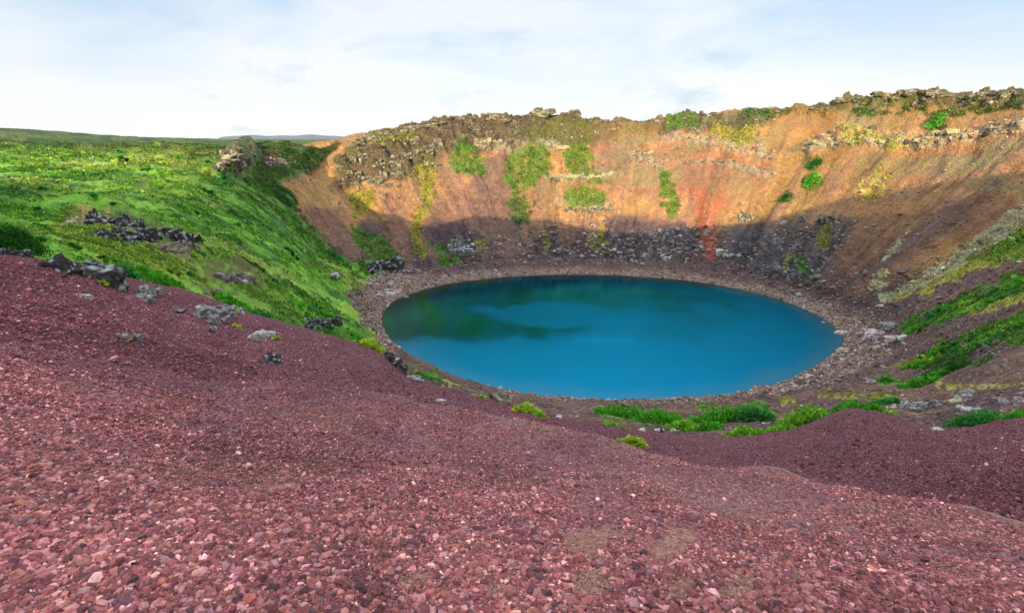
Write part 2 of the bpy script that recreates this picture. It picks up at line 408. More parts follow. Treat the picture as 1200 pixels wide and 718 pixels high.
# named colour fields of the far wall
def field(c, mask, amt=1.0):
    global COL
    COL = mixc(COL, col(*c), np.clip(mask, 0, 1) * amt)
field((.20, .115, .085), poly([(550,190),(590,175),(600,190),(612,260),(618,304),(556,304),(552,250)], 5) * wz, .85)
field((.24, .125, .09), poly([(510,235),(545,225),(560,255),(540,300),(505,302),(498,270)], 6) * wz, .7)
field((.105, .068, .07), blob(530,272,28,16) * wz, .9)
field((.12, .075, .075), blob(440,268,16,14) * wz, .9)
field((.30, .15, .10), dist_line([(455,235),(468,270),(478,312)], 12) * wz, .8)
field((.50, .27, .10), poly([(338,212),(400,168),(412,172),(405,200),(392,240),(352,240)], 4) * wz, .9)
field((.22, .125, .09), poly([(352,245),(395,240),(440,300),(420,305),(385,285)], 5) * wz, .8)
redm = poly([(800,190),(860,186),(852,230),(842,262),(838,306),(820,306),(822,262),(806,225)], 7) * (T2 > 13.5)
field((.46, .11, .06), redm * np.clip(.95 + streakF * 1.5 + nA, 0, 1), .8)
field((.40, .16, .09), poly([(750,180),(900,184),(890,215),(760,225)], 12) * wz, .55)
field((.34, .17, .10), poly([(690,165),(760,175),(800,215),(770,232),(700,225)], 9) * wz, .6)
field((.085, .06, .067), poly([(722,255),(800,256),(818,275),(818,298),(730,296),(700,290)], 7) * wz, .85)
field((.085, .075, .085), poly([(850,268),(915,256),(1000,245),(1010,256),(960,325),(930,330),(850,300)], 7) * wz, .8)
field((.20, .10, .062), poly([(1000,250),(1180,228),(1210,240),(1080,300),(1010,345),(960,340),(985,300)], 8) * far_t, .75)  # brown lower right wall, darkened to paint in the shadow lying there
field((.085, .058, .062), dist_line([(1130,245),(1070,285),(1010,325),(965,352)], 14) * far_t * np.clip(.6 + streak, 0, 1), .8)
field((.42, .20, .09), poly([(1040,170),(1200,165),(1200,225),(1060,240),(960,250),(960,200)], 12) * wz, .55)
field((.24, .14, .10), poly([(930,210),(1200,175),(1200,190),(1000,250),(900,262)], 12) * wz * np.clip(.4 + streak * 1.6, 0, 1), .7)
COL = COL * (1 + (np.clip(streakF * .7 * sstep(-.15, .25, nS) + streak * .5 + nF * .5 + nA * .35, -.5, .6) * wz)[..., None])
# broken, lichened rock showing through high on the wall, in roughly level bands
band = fbm(U * .12, ZG * .9, nS, s=1 / 4.0, o=3, seed=24)
crop = sstep(.02, .30, band + nA * .55 + nF * .25 - .06) * sstep(24, 40, ZG) * sstep(690, 740, PX0) * (.45 + .55 * (1 - sstep(900, 1000, PX0)) + .3 * sstep(.0, .3, nS)) * (1 - redm * .7)
crop2 = sstep(.12, .40, band + nA * .6 + nS * .5) * sstep(18, 30, ZG) * .6
crop = np.clip(np.maximum(crop, crop2), 0, 1) * wz
cropc = mixc(np.zeros_like(COL) + col(.30, .26, .14), col(.13, .10, .06), np.clip(.5 + nF * 2.4, 0, 1))
cropc = mixc(cropc, col(.27, .30, .07), np.clip(nC * 2.5, 0, 1) * .7)
COL = mixc(COL, cropc, crop * .8)
# rock colours
rc = mixc(np.zeros_like(COL) + col(.15, .120, .062), col(.065, .052, .038), np.clip(.45 + nA * 2.2, 0, 1))
rc = mixc(rc, col(.36, .32, .22), np.clip(nC * 2.6 - .65, 0, 1))
rc = mixc(rc, col(.15, .17, .035), np.clip(nB * 2 + .3, 0, 1) * .7)
COL = mixc(COL, rc, np.clip(rock, 0, 1) * (T2 > 13.7) * .93)
field((.44, .38, .25), np.clip(ledges * 1.2, 0, 1) * np.clip(.62 + nC * 2.0, 0, 1) * (T2 > 13.7), .9)
field((.27, .17, .07), poly([(700,140),(780,138),(770,165),(740,175),(700,168)], 8) * wz, .7)
field((.48, .24, .08), poly([(905,132),(985,125),(1000,150),(960,165),(900,170)], 8) * wz, .7)
# pale lichen patches
pal = np.maximum.reduce([poly([(985,140),(1000,122),(1030,126),(1035,150),(1010,166),(975,168)], 5) * .6, blob(1010,160,50,9) * .5, blob(1150,185,45,14, -20) * .5, blob(860,150,60,18) * .45, blob(740,160,25,16) * .35, blob(760,205,40,12) * .5])
field((.33, .33, .13), pal * np.clip(.5 + nC * 2.4, 0, 1) * wz, .9)
# rubble blocks colours
field((.36, .33, .28), rubble * np.clip(nC * 3.2 - .35, 0, 1), .9)
# near slope
ns = mixc(np.zeros_like(COL) + col(.125, .070, .055), col(.22, .12, .085), np.clip(.35 + nA * 1.6 + streak * .6, 0, 1))
ns = mixc(ns, col(.075, .05, .052), np.clip(fbm(X, Y, s=1 / 8.0, o=4, seed=35) * 2.2, 0, 1) * .8)
COL = mixc(COL, ns, near_slope * (1 - wz))
# plain
pl = mixc(np.zeros_like(COL) + col(.035, .075, .02), col(.13, .13, .04), np.clip(.4 + fbm(PX0 * .12, PY0 * 1.2, s=1 / 3.0, o=4, seed=44) * 2.5, 0, 1))
# meadow
g_br = col(.22, .44, .05); g_ye = col(.38, .46, .08); g_dk = col(.07, .20, .03); g_bl = col(.09, .26, .12)
mc = mixc(np.zeros_like(COL) + g_br, g_dk, np.clip(.30 + fbm(X, Y, s=1 / 7.0, o=5, seed=36, rough=.62) * 2.6, 0, 1))
mc = mixc(mc, g_ye, np.clip(fbm(X, Y, s=1 / 22.0, o=5, seed=37, rough=.6) * 3.0 - .1, 0, 1) * .85)
yel = np.maximum.reduce([poly([(40,268),(90,258),(130,262),(90,285),(160,300),(240,318),(260,336),(170,332),(120,312),(70,290)], 6), blob(225,195,34,22) * .9, blob(120,190,120,14) * .4, blob(180,232,120,22) * .35, blob(250,300,40,16) * .4, blob(405,372,18,16) * .5])
field0 = mc
mc = mixc(mc, col(.36, .46, .06), np.clip(yel, 0, 1) * np.clip(.7 + nC, 0, 1) * .85)
dkm = np.maximum.reduce([poly([(255,185),(300,190),(330,215),(350,250),(400,290),(440,310),(330,300),(270,260),(235,240)], 14) * .55, blob(120,168,190,7) * .7, blob(330,185,50,14) * .5, poly([(120,325),(235,325),(300,345),(400,380),(415,402),(330,385),(220,350),(130,340)], 6) * .35])
mc = mixc(mc, g_dk, np.clip(dkm * (.7 + nC), 0, 1))
mc = mixc(mc, g_bl, np.clip(fbm(X, Y, s=1 / 4.0, o=4, seed=38) * 3.2 - 1.0, 0, 1) * .7 * sstep(180, 300, PX0))
mc = mixc(mc, col(.24, .19, .07), np.clip(fbm(X, Y, s=1 / 6.0, o=5, seed=39, rough=.7) * 3.2 - .55, 0, 1) * .6)
mc = mixc(mc, pl, (sstep(13.9, 14.9, T2)) * .9)
COL = mixc(COL, mc, np.clip(meadow, 0, 1))
field((.30, .30, .10), path * 1.0, .8); field((.26, .14, .06), path2, .7)
# bare earth and rock in the meadow
field((.47, .35, .13), poly([(70,268),(100,258),(125,257),(118,266),(85,272)], 3) * meadow, .9)
bare = np.maximum.reduce([poly([(108,268),(140,262),(200,270),(225,285),(228,298),(190,296),(140,284)], 5), poly([(140,280),(230,300),(310,320),(325,338),(250,325),(180,302)], 4) * .8, blob(270,330,40,9, 12) * .7, blob(250,345,30,5, 10)*.5, blob(375,312,28,4, 25) * .7, blob(270,292,20,4) * .5])
field((.085, .055, .038), bare * np.clip(.85 + nC * 1.6, 0, 1) * meadow, .92)
field((.30, .19, .10), bare * np.clip(nC * 3 - .3, 0, 1) * meadow, .8)
knoll = poly([(250,205),(262,185),(278,172),(292,170),(305,180),(298,192),(280,205),(262,215)], 3)
field((.13, .105, .065), knoll * meadow * np.clip(.8 + nC, 0, 1), .8)
P[..., 2] += knoll * meadow * 2.6 * (T2 > 11.5) * np.clip(.4 + rb2 * .8, 0, 1.4)
field((.23, .14, .07), blob(315,188,12,9) * meadow * .8)
# beach
bw = np.where(SD < 100, 1 - sstep(4.2, 8.0, SD + nA * 4 + nS * 4), 0)
nearside = (T2 < 12.3)
bw = np.where(nearside & (PX0 > 520) & (PX0 < 900), np.where(SD < 100, 1 - sstep(1.6, 3.0, SD + nA * 1.0), 0), bw)
leftb = poly([(405,345),(440,318),(480,310),(500,325),(455,360),(450,392),(475,415),(465,420),(430,395)], 5) * far_t
bw = np.maximum(bw, leftb * .9)
rightb = poly([(930,345),(990,362),(1040,385),(1040,412),(1000,440),(930,455),(985,410)], 8) * far_t
bw = np.maximum(bw, rightb * .55)
bc = mixc(np.zeros_like(COL) + col(.32, .22, .165), col(.17, .105, .08), np.clip(.45 + nC * 1.8, 0, 1))
bc = mixc(bc, col(.42, .34, .29), np.clip(nA * 3 - .2, 0, 1) * .7)
ln_ = fbm(np.clip(SD, -60, 60) * 1.4, PHI * 3, s=.9, o=3, seed=40)
bc = bc * (1 + .28 * ln_[..., None])
bc = mixc(bc, col(.20, .13, .10), sstep(3.5, 5, SD) * (PX0 > 560) * .5)
COL = mixc(COL, bc, np.clip(bw, 0, 1) * (SD > -2))
field((.12, .075, .04), (1 - sstep(.25, .9, SD)) * (SD < 50), .85)
field((.16, .08, .05), leftb * np.clip(fbm(X, Y, s=1 / 6.0, o=3, seed=41) * 3, 0, 1), .7)
# green growing on the wall and right slopes (density of leaves; also used to scatter plants)
G = np.zeros_like(ZG)
def green(mask, kind, amt=1.0):
    global COL, G
    c = {'g': (.10, .31, .025), 'y': (.34, .42, .045), 'd': (.045, .17, .025), 'p': (.66, .72, .34), 'm': (.54, .64, .10)}[kind]
    mm = np.clip(mask * amt, 0, 1) * far_t
    mm = np.clip(mask * amt, 0, 1.4) * far_t
    thr = sstep(.03, .25, mm) * sstep(.34, .80, mm * .95 + nC * 1.25 + nF * .8 + streak * .35 - .10)
    COL = mixc(COL, np.array(c) * (1 + .5 * nF[..., None]) * np.array([1.1, .88, 1.0]), thr * .8)
    G = np.maximum(G, thr * (1.0 if kind != 'p' else .8))
green(poly([(528,178),(545,170),(567,178),(565,205),(548,208),(530,202)], 6), 'g')
green(poly([(592,185),(625,168),(645,178),(640,205),(618,222),(604,232),(595,215)], 6), 'g')
green(poly([(598,235),(622,230),(622,245),(612,262),(602,258)], 5), 'd')
green(poly([(662,180),(672,165),(685,172),(690,195),(715,210),(690,216),(668,212)], 5), 'g')
green(poly([(658,228),(690,222),(712,228),(705,240),(680,248),(665,242)], 5), 'g')
green(poly([(486,200),(512,190),(515,205),(502,240),(498,262),(504,292),(490,302),(482,270),(488,235)], 5), 'y')
green(poly([(408,220),(436,222),(440,240),(420,255),(410,245)], 6), 'y')
green(poly([(418,262),(460,280),(468,306),(430,300),(408,280)], 6), 'g')
green(poly([(510,285),(545,280),(548,306),(515,310)], 5), 'g', .8)
green(blob(783,215,8,18), 'g', .9); green(blob(782,243,7,8), 'g'); green(blob(952,193,8,8), 'g'); green(blob(950,212,9,9), 'g'); green(blob(919,232,8,6), 'd')
green(blob(860,155,26,14), 'y', .9); green(blob(800,142,18,7), 'g', .8); green(blob(965,275,9,17, 20), 'y', .9); green(blob(1095,141,9,8), 'd', .9)
green(blob(700,285,12,14), 'y', .6); green(blob(640,284,7,14), 'y', .7); green(blob(560,285,10,8), 'y', .6); green(blob(930,305,20,9), 'y', .5); green(blob(940,308, 8, 14), 'g', .7)
green(blob(1040,165,26,5), 'm', .9); green(blob(1000,160,24,8), 'm', .7); green(blob(890,135,30,6), 'd', .8); green(poly([(1000,128),(1200,122),(1200,130),(1000,136)], 3), 'd', .9)
green(poly([(430,172),(470,160),(505,148),(505,155),(470,168),(440,180)], 3), 'y', .7)
green(blob(1030,203,10,6,-30),'y',.7); green(blob(1020,218,20,10,-20),'m',.5)
# right slope
green(poly([(1030,345),(1080,318),(1130,285),(1170,255),(1210,232),(1210,262),(1180,275),(1130,312),(1085,335),(1040,352)], 5), 'p', 1.35)
green(poly([(1045,350),(1100,325),(1150,300),(1210,270),(1210,300),(1150,315),(1090,338),(1050,352)], 5), 'm', 1.3)
green(poly([(1120,305),(1210,258),(1210,300),(1160,312)], 6), 'g', .95)
green(blob(1032,328,18,7,-35), 'p', .9); green(blob(1055,288,22,5,-42), 'p', .6)
green(poly([(1052,380),(1100,358),(1140,342),(1200,322),(1210,345),(1160,362),(1100,380),(1060,388)], 5), 'g', 1.25)
green(poly([(1100,366),(1150,350),(1200,345),(1205,352),(1140,372)], 4), 'm', .7)
green(poly([(1060,425),(1105,398),(1160,380),(1210,372),(1210,398),(1150,404),(1100,425),(1075,432)], 5), 'g', 1.25)
green(poly([(1040,430),(1080,412),(1110,418),(1070,432)], 4), 'y', .9)
green(poly([(1060,448),(1090,430),(1130,415),(1140,428),(1105,440),(1095,452)], 4), 'd', 1.3)
green(blob(1150,428,20,4,-8), 'd', .9); green(blob(1042,445,12,5), 'g', 1.0)
green(dist_line([(1100,452),(1200,450)], 4), 'm', .6)
# near slope greens below the lake
green(poly([(700,480),(740,474),(790,478),(800,492),(760,500),(715,492)], 5), 'g', 1.3)
green(poly([(815,480),(860,472),(900,478),(900,490),(840,496)], 5), 'g', 1.3)
green(blob(925,474,16,4), 'y', .9); green(dist_line([(960,462),(1000,465),(1050,466)], 4), 'y', .8); green(blob(1035,468,18,5), 'g', .9)
green(dist_line([(1040,480),(1090,472),(1130,474)], 4), 'p', .8)
green(poly([(480,425),(520,440),(515,447),(490,440)], 4), 'g', .9); green(dist_line([(520,448),(560,465),(600,478)], 4), 'y', .6)
green(blob(1000,386, 3, 3), 'g', .1)
G = np.maximum(G * (SD > 3), meadow * (1 - np.clip(bare * 1.3, 0, 1)) * (1 - knoll) * .95 * (1 - path * .9))
G *= (1 - np.clip(bw * 1.2, 0, 1))
# foreground gravel
rd = mixc(np.zeros_like(COL) + col(.30, .12, .12), col(.19, .07, .08), np.clip(.5 + fbm(X, Y, s=1 / 0.9, o=5, seed=50, rough=.6) * 2, 0, 1))
rd = mixc(rd, col(.29, .135, .125), np.clip(fbm(X, Y, s=1 / 2.2, o=4, seed=51) * 2.0, 0, 1) * .8)
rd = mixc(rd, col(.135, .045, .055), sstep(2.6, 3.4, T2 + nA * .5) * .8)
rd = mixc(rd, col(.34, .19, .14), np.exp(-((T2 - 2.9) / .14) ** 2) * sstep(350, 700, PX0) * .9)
SANDS = [(690,632,36,20,0),(780,640,22,34,50),(690,690,24,14,0),(790,690,18,12,0),(330,575,16,8,0),(860,690,26,14,0),(480,680,16,10,0),(580,690,14,8,0)]
sand = np.zeros_like(ZG)
for cx, cy, rx, ry, ro in SANDS:
    sand = np.maximum(sand, blob(cx, cy, rx, ry, ro, .6) * (T2 < 4))
sand = sstep(.38, .85, sand + fbm(X, Y, s=1 / .22, o=4, seed=52, rough=.7) * .7 - .08)
rd = mixc(rd, col(.42, .20, .14), sand * .8)
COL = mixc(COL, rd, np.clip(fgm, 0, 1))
behindm = wb[0][None, :] * np.ones_like(ZG)
COL = mixc(COL, col(.10, .11, .04), sstep(.3, 1, behindm) * sstep(6, 20, rdist))
COL = np.clip(COL, 0.004, .9)
print('colour done')

# ------------------------------------------------------------------ material helpers
def new_mat(name):
    m = bpy.data.materials.new(name); m.use_nodes = True
    t = m.node_tree; t.nodes.clear()
    return m, t, t.nodes.new, t.links.new
def mat_land(name, scale, bump, contrast, peb=0.0, pscale=20.0, rough=0.95):
    m, t, N, L = new_mat(name)
    o = N('ShaderNodeOutputMaterial'); b = N('ShaderNodeBsdfPrincipled'); b.inputs['Roughness'].default_value = rough
    b.inputs['Specular IOR Level'].default_value = 0.15
    a = N('ShaderNodeAttribute'); a.attribute_name = 'Col'
    g = N('ShaderNodeNewGeometry')
    n = N('ShaderNodeTexNoise'); n.inputs['Scale'].default_value = scale; n.inputs['Detail'].default_value = 6; n.inputs['Roughness'].default_value = .68
    L(g.outputs['Position'], n.inputs['Vector'])
    r = N('ShaderNodeMapRange'); r.inputs['From Min'].default_value = .3; r.inputs['From Max'].default_value = .7
    r.inputs['To Min'].default_value = 1 - contrast; r.inputs['To Max'].default_value = 1 + contrast
    L(n.outputs[0], r.inputs[0])
    vm = N('ShaderNodeVectorMath'); vm.operation = 'SCALE'
    L(a.outputs['Color'], vm.inputs[0]); L(r.outputs[0], vm.inputs['Scale'])
    last = vm.outputs[0]; hsrc = n.outputs[0]
    if peb > 0:
        v = N('ShaderNodeTexVoronoi'); v.inputs['Scale'].default_value = pscale; v.inputs['Randomness'].default_value = 1
        L(g.outputs['Position'], v.inputs['Vector'])
        sp = N('ShaderNodeSeparateColor'); L(v.outputs['Color'], sp.inputs[0])
        r2 = N('ShaderNodeMapRange'); r2.inputs['To Min'].default_value = 1 - peb; r2.inputs['To Max'].default_value = 1 + peb
        L(sp.outputs[0], r2.inputs[0])
        vm2 = N('ShaderNodeVectorMath'); vm2.operation = 'SCALE'; L(last, vm2.inputs[0]); L(r2.outputs[0], vm2.inputs['Scale'])
        gt = N('ShaderNodeMath'); gt.operation = 'GREATER_THAN'; gt.inputs[1].default_value = .90 if peb > .1 else .985; L(sp.outputs[1], gt.inputs[0])
        mm = N('ShaderNodeMath'); mm.operation = 'MULTIPLY'; mm.inputs[1].default_value = .5; L(gt.outputs[0], mm.inputs[0])
        mxx = N('ShaderNodeMix'); mxx.data_type = 'RGBA'; L(mm.outputs[0], mxx.inputs['Factor']); L(vm2.outputs[0], mxx.inputs['A'])
        mxx.inputs['B'].default_value = (.42, .34, .32, 1)
        last = mxx.outputs['Result']
        ad = N('ShaderNodeMath'); ad.operation = 'MULTIPLY_ADD'; ad.inputs[1].default_value = -1.1
        L(v.outputs['Distance'], ad.inputs[0]); L(n.outputs[0], ad.inputs[2]); hsrc = ad.outputs[0]
    bp = N('ShaderNodeBump'); bp.inputs['Strength'].default_value = .9; bp.inputs['Distance'].default_value = bump
    L(hsrc, bp.inputs['Height']); L(bp.outputs[0], b.inputs['Normal'])
    L(last, b.inputs['Base Color']); L(b.outputs[0], o.inputs[0])
    return m
M_red = mat_land('red_scoria', 9, .02, .25, peb=.45, pscale=46)
M_wall = mat_land('scree', 1.5, .45, .34, peb=.07, pscale=2.6)
M_shore = mat_land('shore_stones', 1.5, .22, .35, peb=.5, pscale=3.0)
M_turf = mat_land('turf', 1.3, .5, .40)
M_slope = mat_land('brown_cinder', 1.6, .22, .38, peb=.35, pscale=4.0)

def mesh_from(name, V, Fc, mat, cols=None, smooth=True):
    me = bpy.data.meshes.new(name)
    V = np.asarray(V, np.float32).reshape(-1, 3); Fc = np.asarray(Fc, np.int32); k = Fc.shape[1]
    me.vertices.add(len(V)); me.vertices.foreach_set('co', V.ravel())
    me.loops.add(Fc.size); me.loops.foreach_set('vertex_index', Fc.ravel())
    me.polygons.add(len(Fc)); me.polygons.foreach_set('loop_start', np.arange(0, Fc.size, k, dtype=np.int32))
    try: me.polygons.foreach_set('loop_total', np.full(len(Fc), k, np.int32))
    except Exception: pass
    me.polygons.foreach_set('use_smooth', np.full(len(Fc), smooth))
    if cols is not None:
        ca = me.color_attributes.new('Col', 'FLOAT_COLOR', 'POINT')
        c4 = np.ones((len(V), 4), np.float32); c4[:, :3] = cols; ca.data.foreach_set('color', c4.ravel())
    me.update(calc_edges=True); me.validate()
    if mat: me.materials.append(mat)
    return me
def link(name, me, parent=None):
    o = bpy.data.objects.new(name, me); C.collection.objects.link(o); o.parent = parent; return o

# ------------------------------------------------------------------ terrain sheets
NR = P.shape[0]
idx = np.arange(NR * NC).reshape(NR, NC)
i00 = idx[:-1]; i10 = idx[1:]
quad = np.stack([i00, np.roll(i00, -1, 1), np.roll(i10, -1, 1), i10], -1)   # (NR-1, NC, 4)
quad = quad[..., ::-1]
tq = T2[:-1]; mq = meadow[:-1]; bq = bw[:-1]; sdq = SD[:-1]; nsq = near_slope[:-1]
zone = np.full(tq.shape, 4)                        # slope
zone[tq >= 14.0] = 3                               # wall
zone[(tq > 15.6)] = 5
zone[(mq > .5) & (tq > 6.35)] = 1
zone[(tq > 15.6)] = 5
zone[(bq > .5) & (tq > 6.35)] = 2
zone[(sdq < .0)] = 6
zone[tq < 6.35] = 0
zone[(wb[0][None, :] * np.ones_like(tq)) > .6] = 5
VP = P.reshape(-1, 3); VC = COL.reshape(-1, 3)
for z, (nm, mt) in {0: ('red_gravel_ground', M_red), 1: ('meadow_terrain', M_turf), 2: ('lake_shore', M_shore), 3: ('crater_hillside', M_wall), 4: ('near_hillside', M_slope), 5: ('plateau_land', M_turf), 6: ('lake_bed', M_shore)}.items():
    q = quad[zone == z]
    if not len(q): continue
    u, inv = np.unique(q.ravel(), return_inverse=True)
    me = mesh_from(nm, VP[u], inv.reshape(-1, 4), mt, VC[u])
    o = link(nm, me); o['kind'] = 'structure'
print('sheets done')

# dark soil around the lava outcrops is part of the land colour already; far low hills on the horizon
def far_hills():
    V = []; Fc = []
    n = 60
    for q in range(n + 1):
        f = q / n; px = 255 + 165 * f
        az, _ = px2ray(px, 163)
        hh = (10 + 42 * math.sin(math.pi * f) ** .6 * (.8 + .2 * math.sin(f * 11) + .1 * math.sin(f * 31))) if 0 < q < n else 0
        for r, z in ((6000, 10), (6500, 45 + hh * .75), (6900, 45 + hh), (8200, 0)):
            V.append((r * math.sin(az), r * math.cos(az), z))
    for q in range(n):
        for k in range(3):
            a = q * 4 + k; Fc.append((a, a + 4, a + 5, a + 1))
    me = mesh_from('distant_hills', np.array(V), np.array(Fc), M_turf, np.tile([.10, .12, .11], (len(V), 1)))
    o = link('distant_hills', me); o['kind'] = 'structure'
far_hills()
def haze():
    m, t, N, L = new_mat('haze_air')
    o = N('ShaderNodeOutputMaterial'); v = N('ShaderNodeVolumePrincipled'); v.inputs['Density'].default_value = 4.5e-5
    v.inputs['Color'].default_value = (.75, .86, 1.0, 1); L(v.outputs[0], o.inputs['Volume'])
    x0, x1, y0, y1, z0, z1 = -9500, 9500, -2000, 9500, -120, 130
    V = [(x, y, z) for z in (z0, z1) for y in (y0, y1) for x in (x0, x1)]
    Fc = [(0, 2, 3, 1), (4, 5, 7, 6), (0, 1, 5, 4), (2, 6, 7, 3), (0, 4, 6, 2), (1, 3, 7, 5)]
    me = mesh_from('haze', np.array(V, float), np.array(Fc), m, None, False)
    o = link('haze', me); o['kind'] = 'stuff'; o['label'] = 'thin bluish air fading the farthest hills'; o['category'] = 'haze'
haze()

# ------------------------------------------------------------------ finding ground under a place of the photograph
TANG = (H - P[..., 2]) / np.maximum(np.hypot(P[..., 0], P[..., 1]), .01)
def ground_at(px, py, tmin=0.5):
    az, t = px2ray(px, py)
    j = int(round((az + AZL) / dstep)); j = min(max(j, 0), NC_F - 1)
    colr = TANG[:, j]
    s = np.searchsorted(TT, tmin)
    hits = np.where(colr[s:] <= t)[0]
    i = s + (hits[0] if len(hits) else len(colr) - 1 - s)
    return Vector(P[i, j]), i, j
def zat(x, y):
    """height of the land at a world position"""
    az = math.atan2(x, y); r = math.hypot(x, y)
    j = int(round((az + AZL) / dstep)); j = min(max(j, 0), NC_F - 1)
    rr = RG[:, j]; i = min(np.searchsorted(rr, r), NR - 1)
    return float(P[i, j, 2])


# ------------------------------------------------------------------ water
def build_water():
    n = len(LP); c = LP.mean(0)
    rings = [0.0] + list(np.linspace(.04, .92, 34)) + [.94, .955, .97, .98, .99, 1.012]
    V = [(c[0], c[1], 0)]; cols = [(0, 0, 0)]
    for f in rings[1:]:
        for p in LP:
            q = c + (p - c) * f; V.append((q[0], q[1], 0))
    Fq = []
    V = np.array(V)
    sd = -shore_sd(V[:, 0], V[:, 1])
    px, py = project(V)
    shallow = 1 - sstep(0.5, 7.0, sd + fbm(V[:, 0], V[:, 1], s=1 / 6.0, o=3, seed=81) * 4)
    shallow = np.maximum(shallow, (1 - sstep(440, 545, px)) * .9)
    body = np.array([.0, .020, .040])[None] * np.ones((len(V), 1))
    left = (1 - sstep(500, 700, px))[:, None]
    right = sstep(560, 900, px)[:, None]
    body = body * (1 - left * .7) + np.array([.004, .020, .008]) * left * .7
    body = body * (1 - right * .8) + np.array([.0, .024, .062]) * right * .8
    sh = shallow[:, None]
    body = body * (1 - sh) + np.array([.045, .026, .006]) * sh
    tris = [(0, 1 + i, 1 + (i + 1) % n) for i in range(n)]
    quads = []
    for r in range(len(rings) - 2):
        a = 1 + r * n; b = a + n
        for i in range(n):
            j = (i + 1) % n
            quads.append((a + i, b + i, b + j)); quads.append((a + i, b + j, a + j))
    T = np.array(tris + quads)
    m, t, N, L = new_mat('lake_water')
    o = N('ShaderNodeOutputMaterial'); d = N('ShaderNodeBsdfDiffuse'); g = N('ShaderNodeBsdfGlossy'); mix = N('ShaderNodeMixShader')
    a = N('ShaderNodeAttribute'); a.attribute_name = 'Col'
    geo = N('ShaderNodeNewGeometry')
    nz = N('ShaderNodeTexNoise'); nz.inputs['Scale'].default_value = 2.2; nz.inputs['Detail'].default_value = 4; nz.inputs['Roughness'].default_value = .7
    mp = N('ShaderNodeMapping'); mp.inputs['Scale'].default_value = (1, 1.6, 1); L(geo.outputs['Position'], mp.inputs[0]); L(mp.outputs[0], nz.inputs['Vector'])
    # wind-ruffled areas against calm areas
    n2 = N('ShaderNodeTexNoise'); n2.inputs['Scale'].default_value = .022; n2.inputs['Detail'].default_value = 3
    L(geo.outputs['Position'], n2.inputs['Vector'])
    sx = N('ShaderNodeSeparateXYZ'); L(geo.outputs['Position'], sx.inputs[0])
    r1 = N('ShaderNodeMapRange'); r1.inputs['From Min'].default_value = -30; r1.inputs['From Max'].default_value = 25; r1.inputs['To Min'].default_value = 0.0; r1.inputs['To Max'].default_value = .75
    L(sx.outputs[0], r1.inputs[0])
    r3 = N('ShaderNodeMapRange'); r3.inputs['From Min'].default_value = .42; r3.inputs['From Max'].default_value = .62; r3.inputs['To Min'].default_value = -.2; r3.inputs['To Max'].default_value = .45
    L(n2.outputs[0], r3.inputs[0])
    ra = N('ShaderNodeAttribute'); ra.attribute_name = 'ruffle'
    ad = N('ShaderNodeMath'); ad.operation = 'MULTIPLY_ADD'; ad.use_clamp = True; ad.inputs[1].default_value = 1.0; L(ra.outputs['Fac'], ad.inputs[0]); ad.inputs[2].default_value = 0;
    r2 = N('ShaderNodeMapRange'); r2.inputs['To Min'].default_value = .010; r2.inputs['To Max'].default_value = .14; L(ad.outputs[0], r2.inputs[0])
    bp = N('ShaderNodeBump'); bp.inputs['Strength'].default_value = 1.0; L(r2.outputs[0], bp.inputs['Distance']); L(nz.outputs[0], bp.inputs['Height'])
    L(a.outputs['Color'], d.inputs[0]); g.inputs[0].default_value = (.015, .57, 1.0, 1)
    r4 = N('ShaderNodeMapRange'); r4.inputs['To Min'].default_value = .035; r4.inputs['To Max'].default_value = .20; L(ad.outputs[0], r4.inputs[0]); L(r4.outputs[0], g.inputs['Roughness'])
    L(bp.outputs[0], g.inputs['Normal'])
    fr = N('ShaderNodeFresnel'); fr.inputs['IOR'].default_value = 4.6
    L(fr.outputs[0], mix.inputs[0]); L(d.outputs[0], mix.inputs[1]); L(g.outputs[0], mix.inputs[2]); L(mix.outputs[0], o.inputs[0])
    me = mesh_from('lake_water', V, T, m, body)
    wv = fbm(V[:, 0], V[:, 1] * 1.6, s=1 / 9.0, o=4, seed=80)
    def pb(cx, cy, rx, ry): return 1 - sstep(.4, 1.15, np.hypot((px + wv * 60 - cx) / rx, (py + wv * 14 - cy) / ry))
    ruf = np.clip(np.maximum.reduce([pb(640, 364, 100, 15) * .6, pb(720, 376, 120, 12) * .45, sstep(700, 900, px + wv * 80) * .7, sstep(392, 420, py + wv * 14) * .45]), 0, 1)
    at = me.attributes.new('ruffle', 'FLOAT', 'POINT'); at.data.foreach_set('value', ruf.astype(np.float32))
    o = link('lake_water', me); o['kind'] = 'structure'
build_water()

# ------------------------------------------------------------------ scattering on the land
flatw = {}
def scatter(density, n, ilo=None):
    """pick n places on the terrain grid with the given density per grid cell -> positions, normals, colours, i, j"""
    d = np.clip(density[:-1, :NC_F - 1], 0, None).ravel(); c = np.cumsum(d); c = c / c[-1]
    k = np.searchsorted(c, rng.random(n)); i, j = np.unravel_index(k, (NR - 1, NC_F - 1))
    u = rng.random(n)[:, None]; v = rng.random(n)[:, None]
    p = (P[i, j] * (1 - u) + P[i + 1, j] * u) * (1 - v) + (P[i, j + 1] * (1 - u) + P[i + 1, j + 1] * u) * v
    return p, N0[i, j], i, j
FACING = np.clip(-(N0 * (P0 - np.array([0, 0, H])) / np.maximum(np.linalg.norm(P0 - np.array([0, 0, H]), axis=-1, keepdims=True), .1)).sum(-1), 0, 1)
PROJA = np.zeros_like(ZG)      # size of each grid cell in the picture
gx = np.gradient(PX0, axis=1); gy = np.gradient(PY0, axis=0)
PROJA = np.abs(gx * gy) * (FACING > .02) * (PX0 > -60) * (PX0 < 1260) * (PY0 < 770) * fwdm
PROJA = np.clip(PROJA, 0, 4)

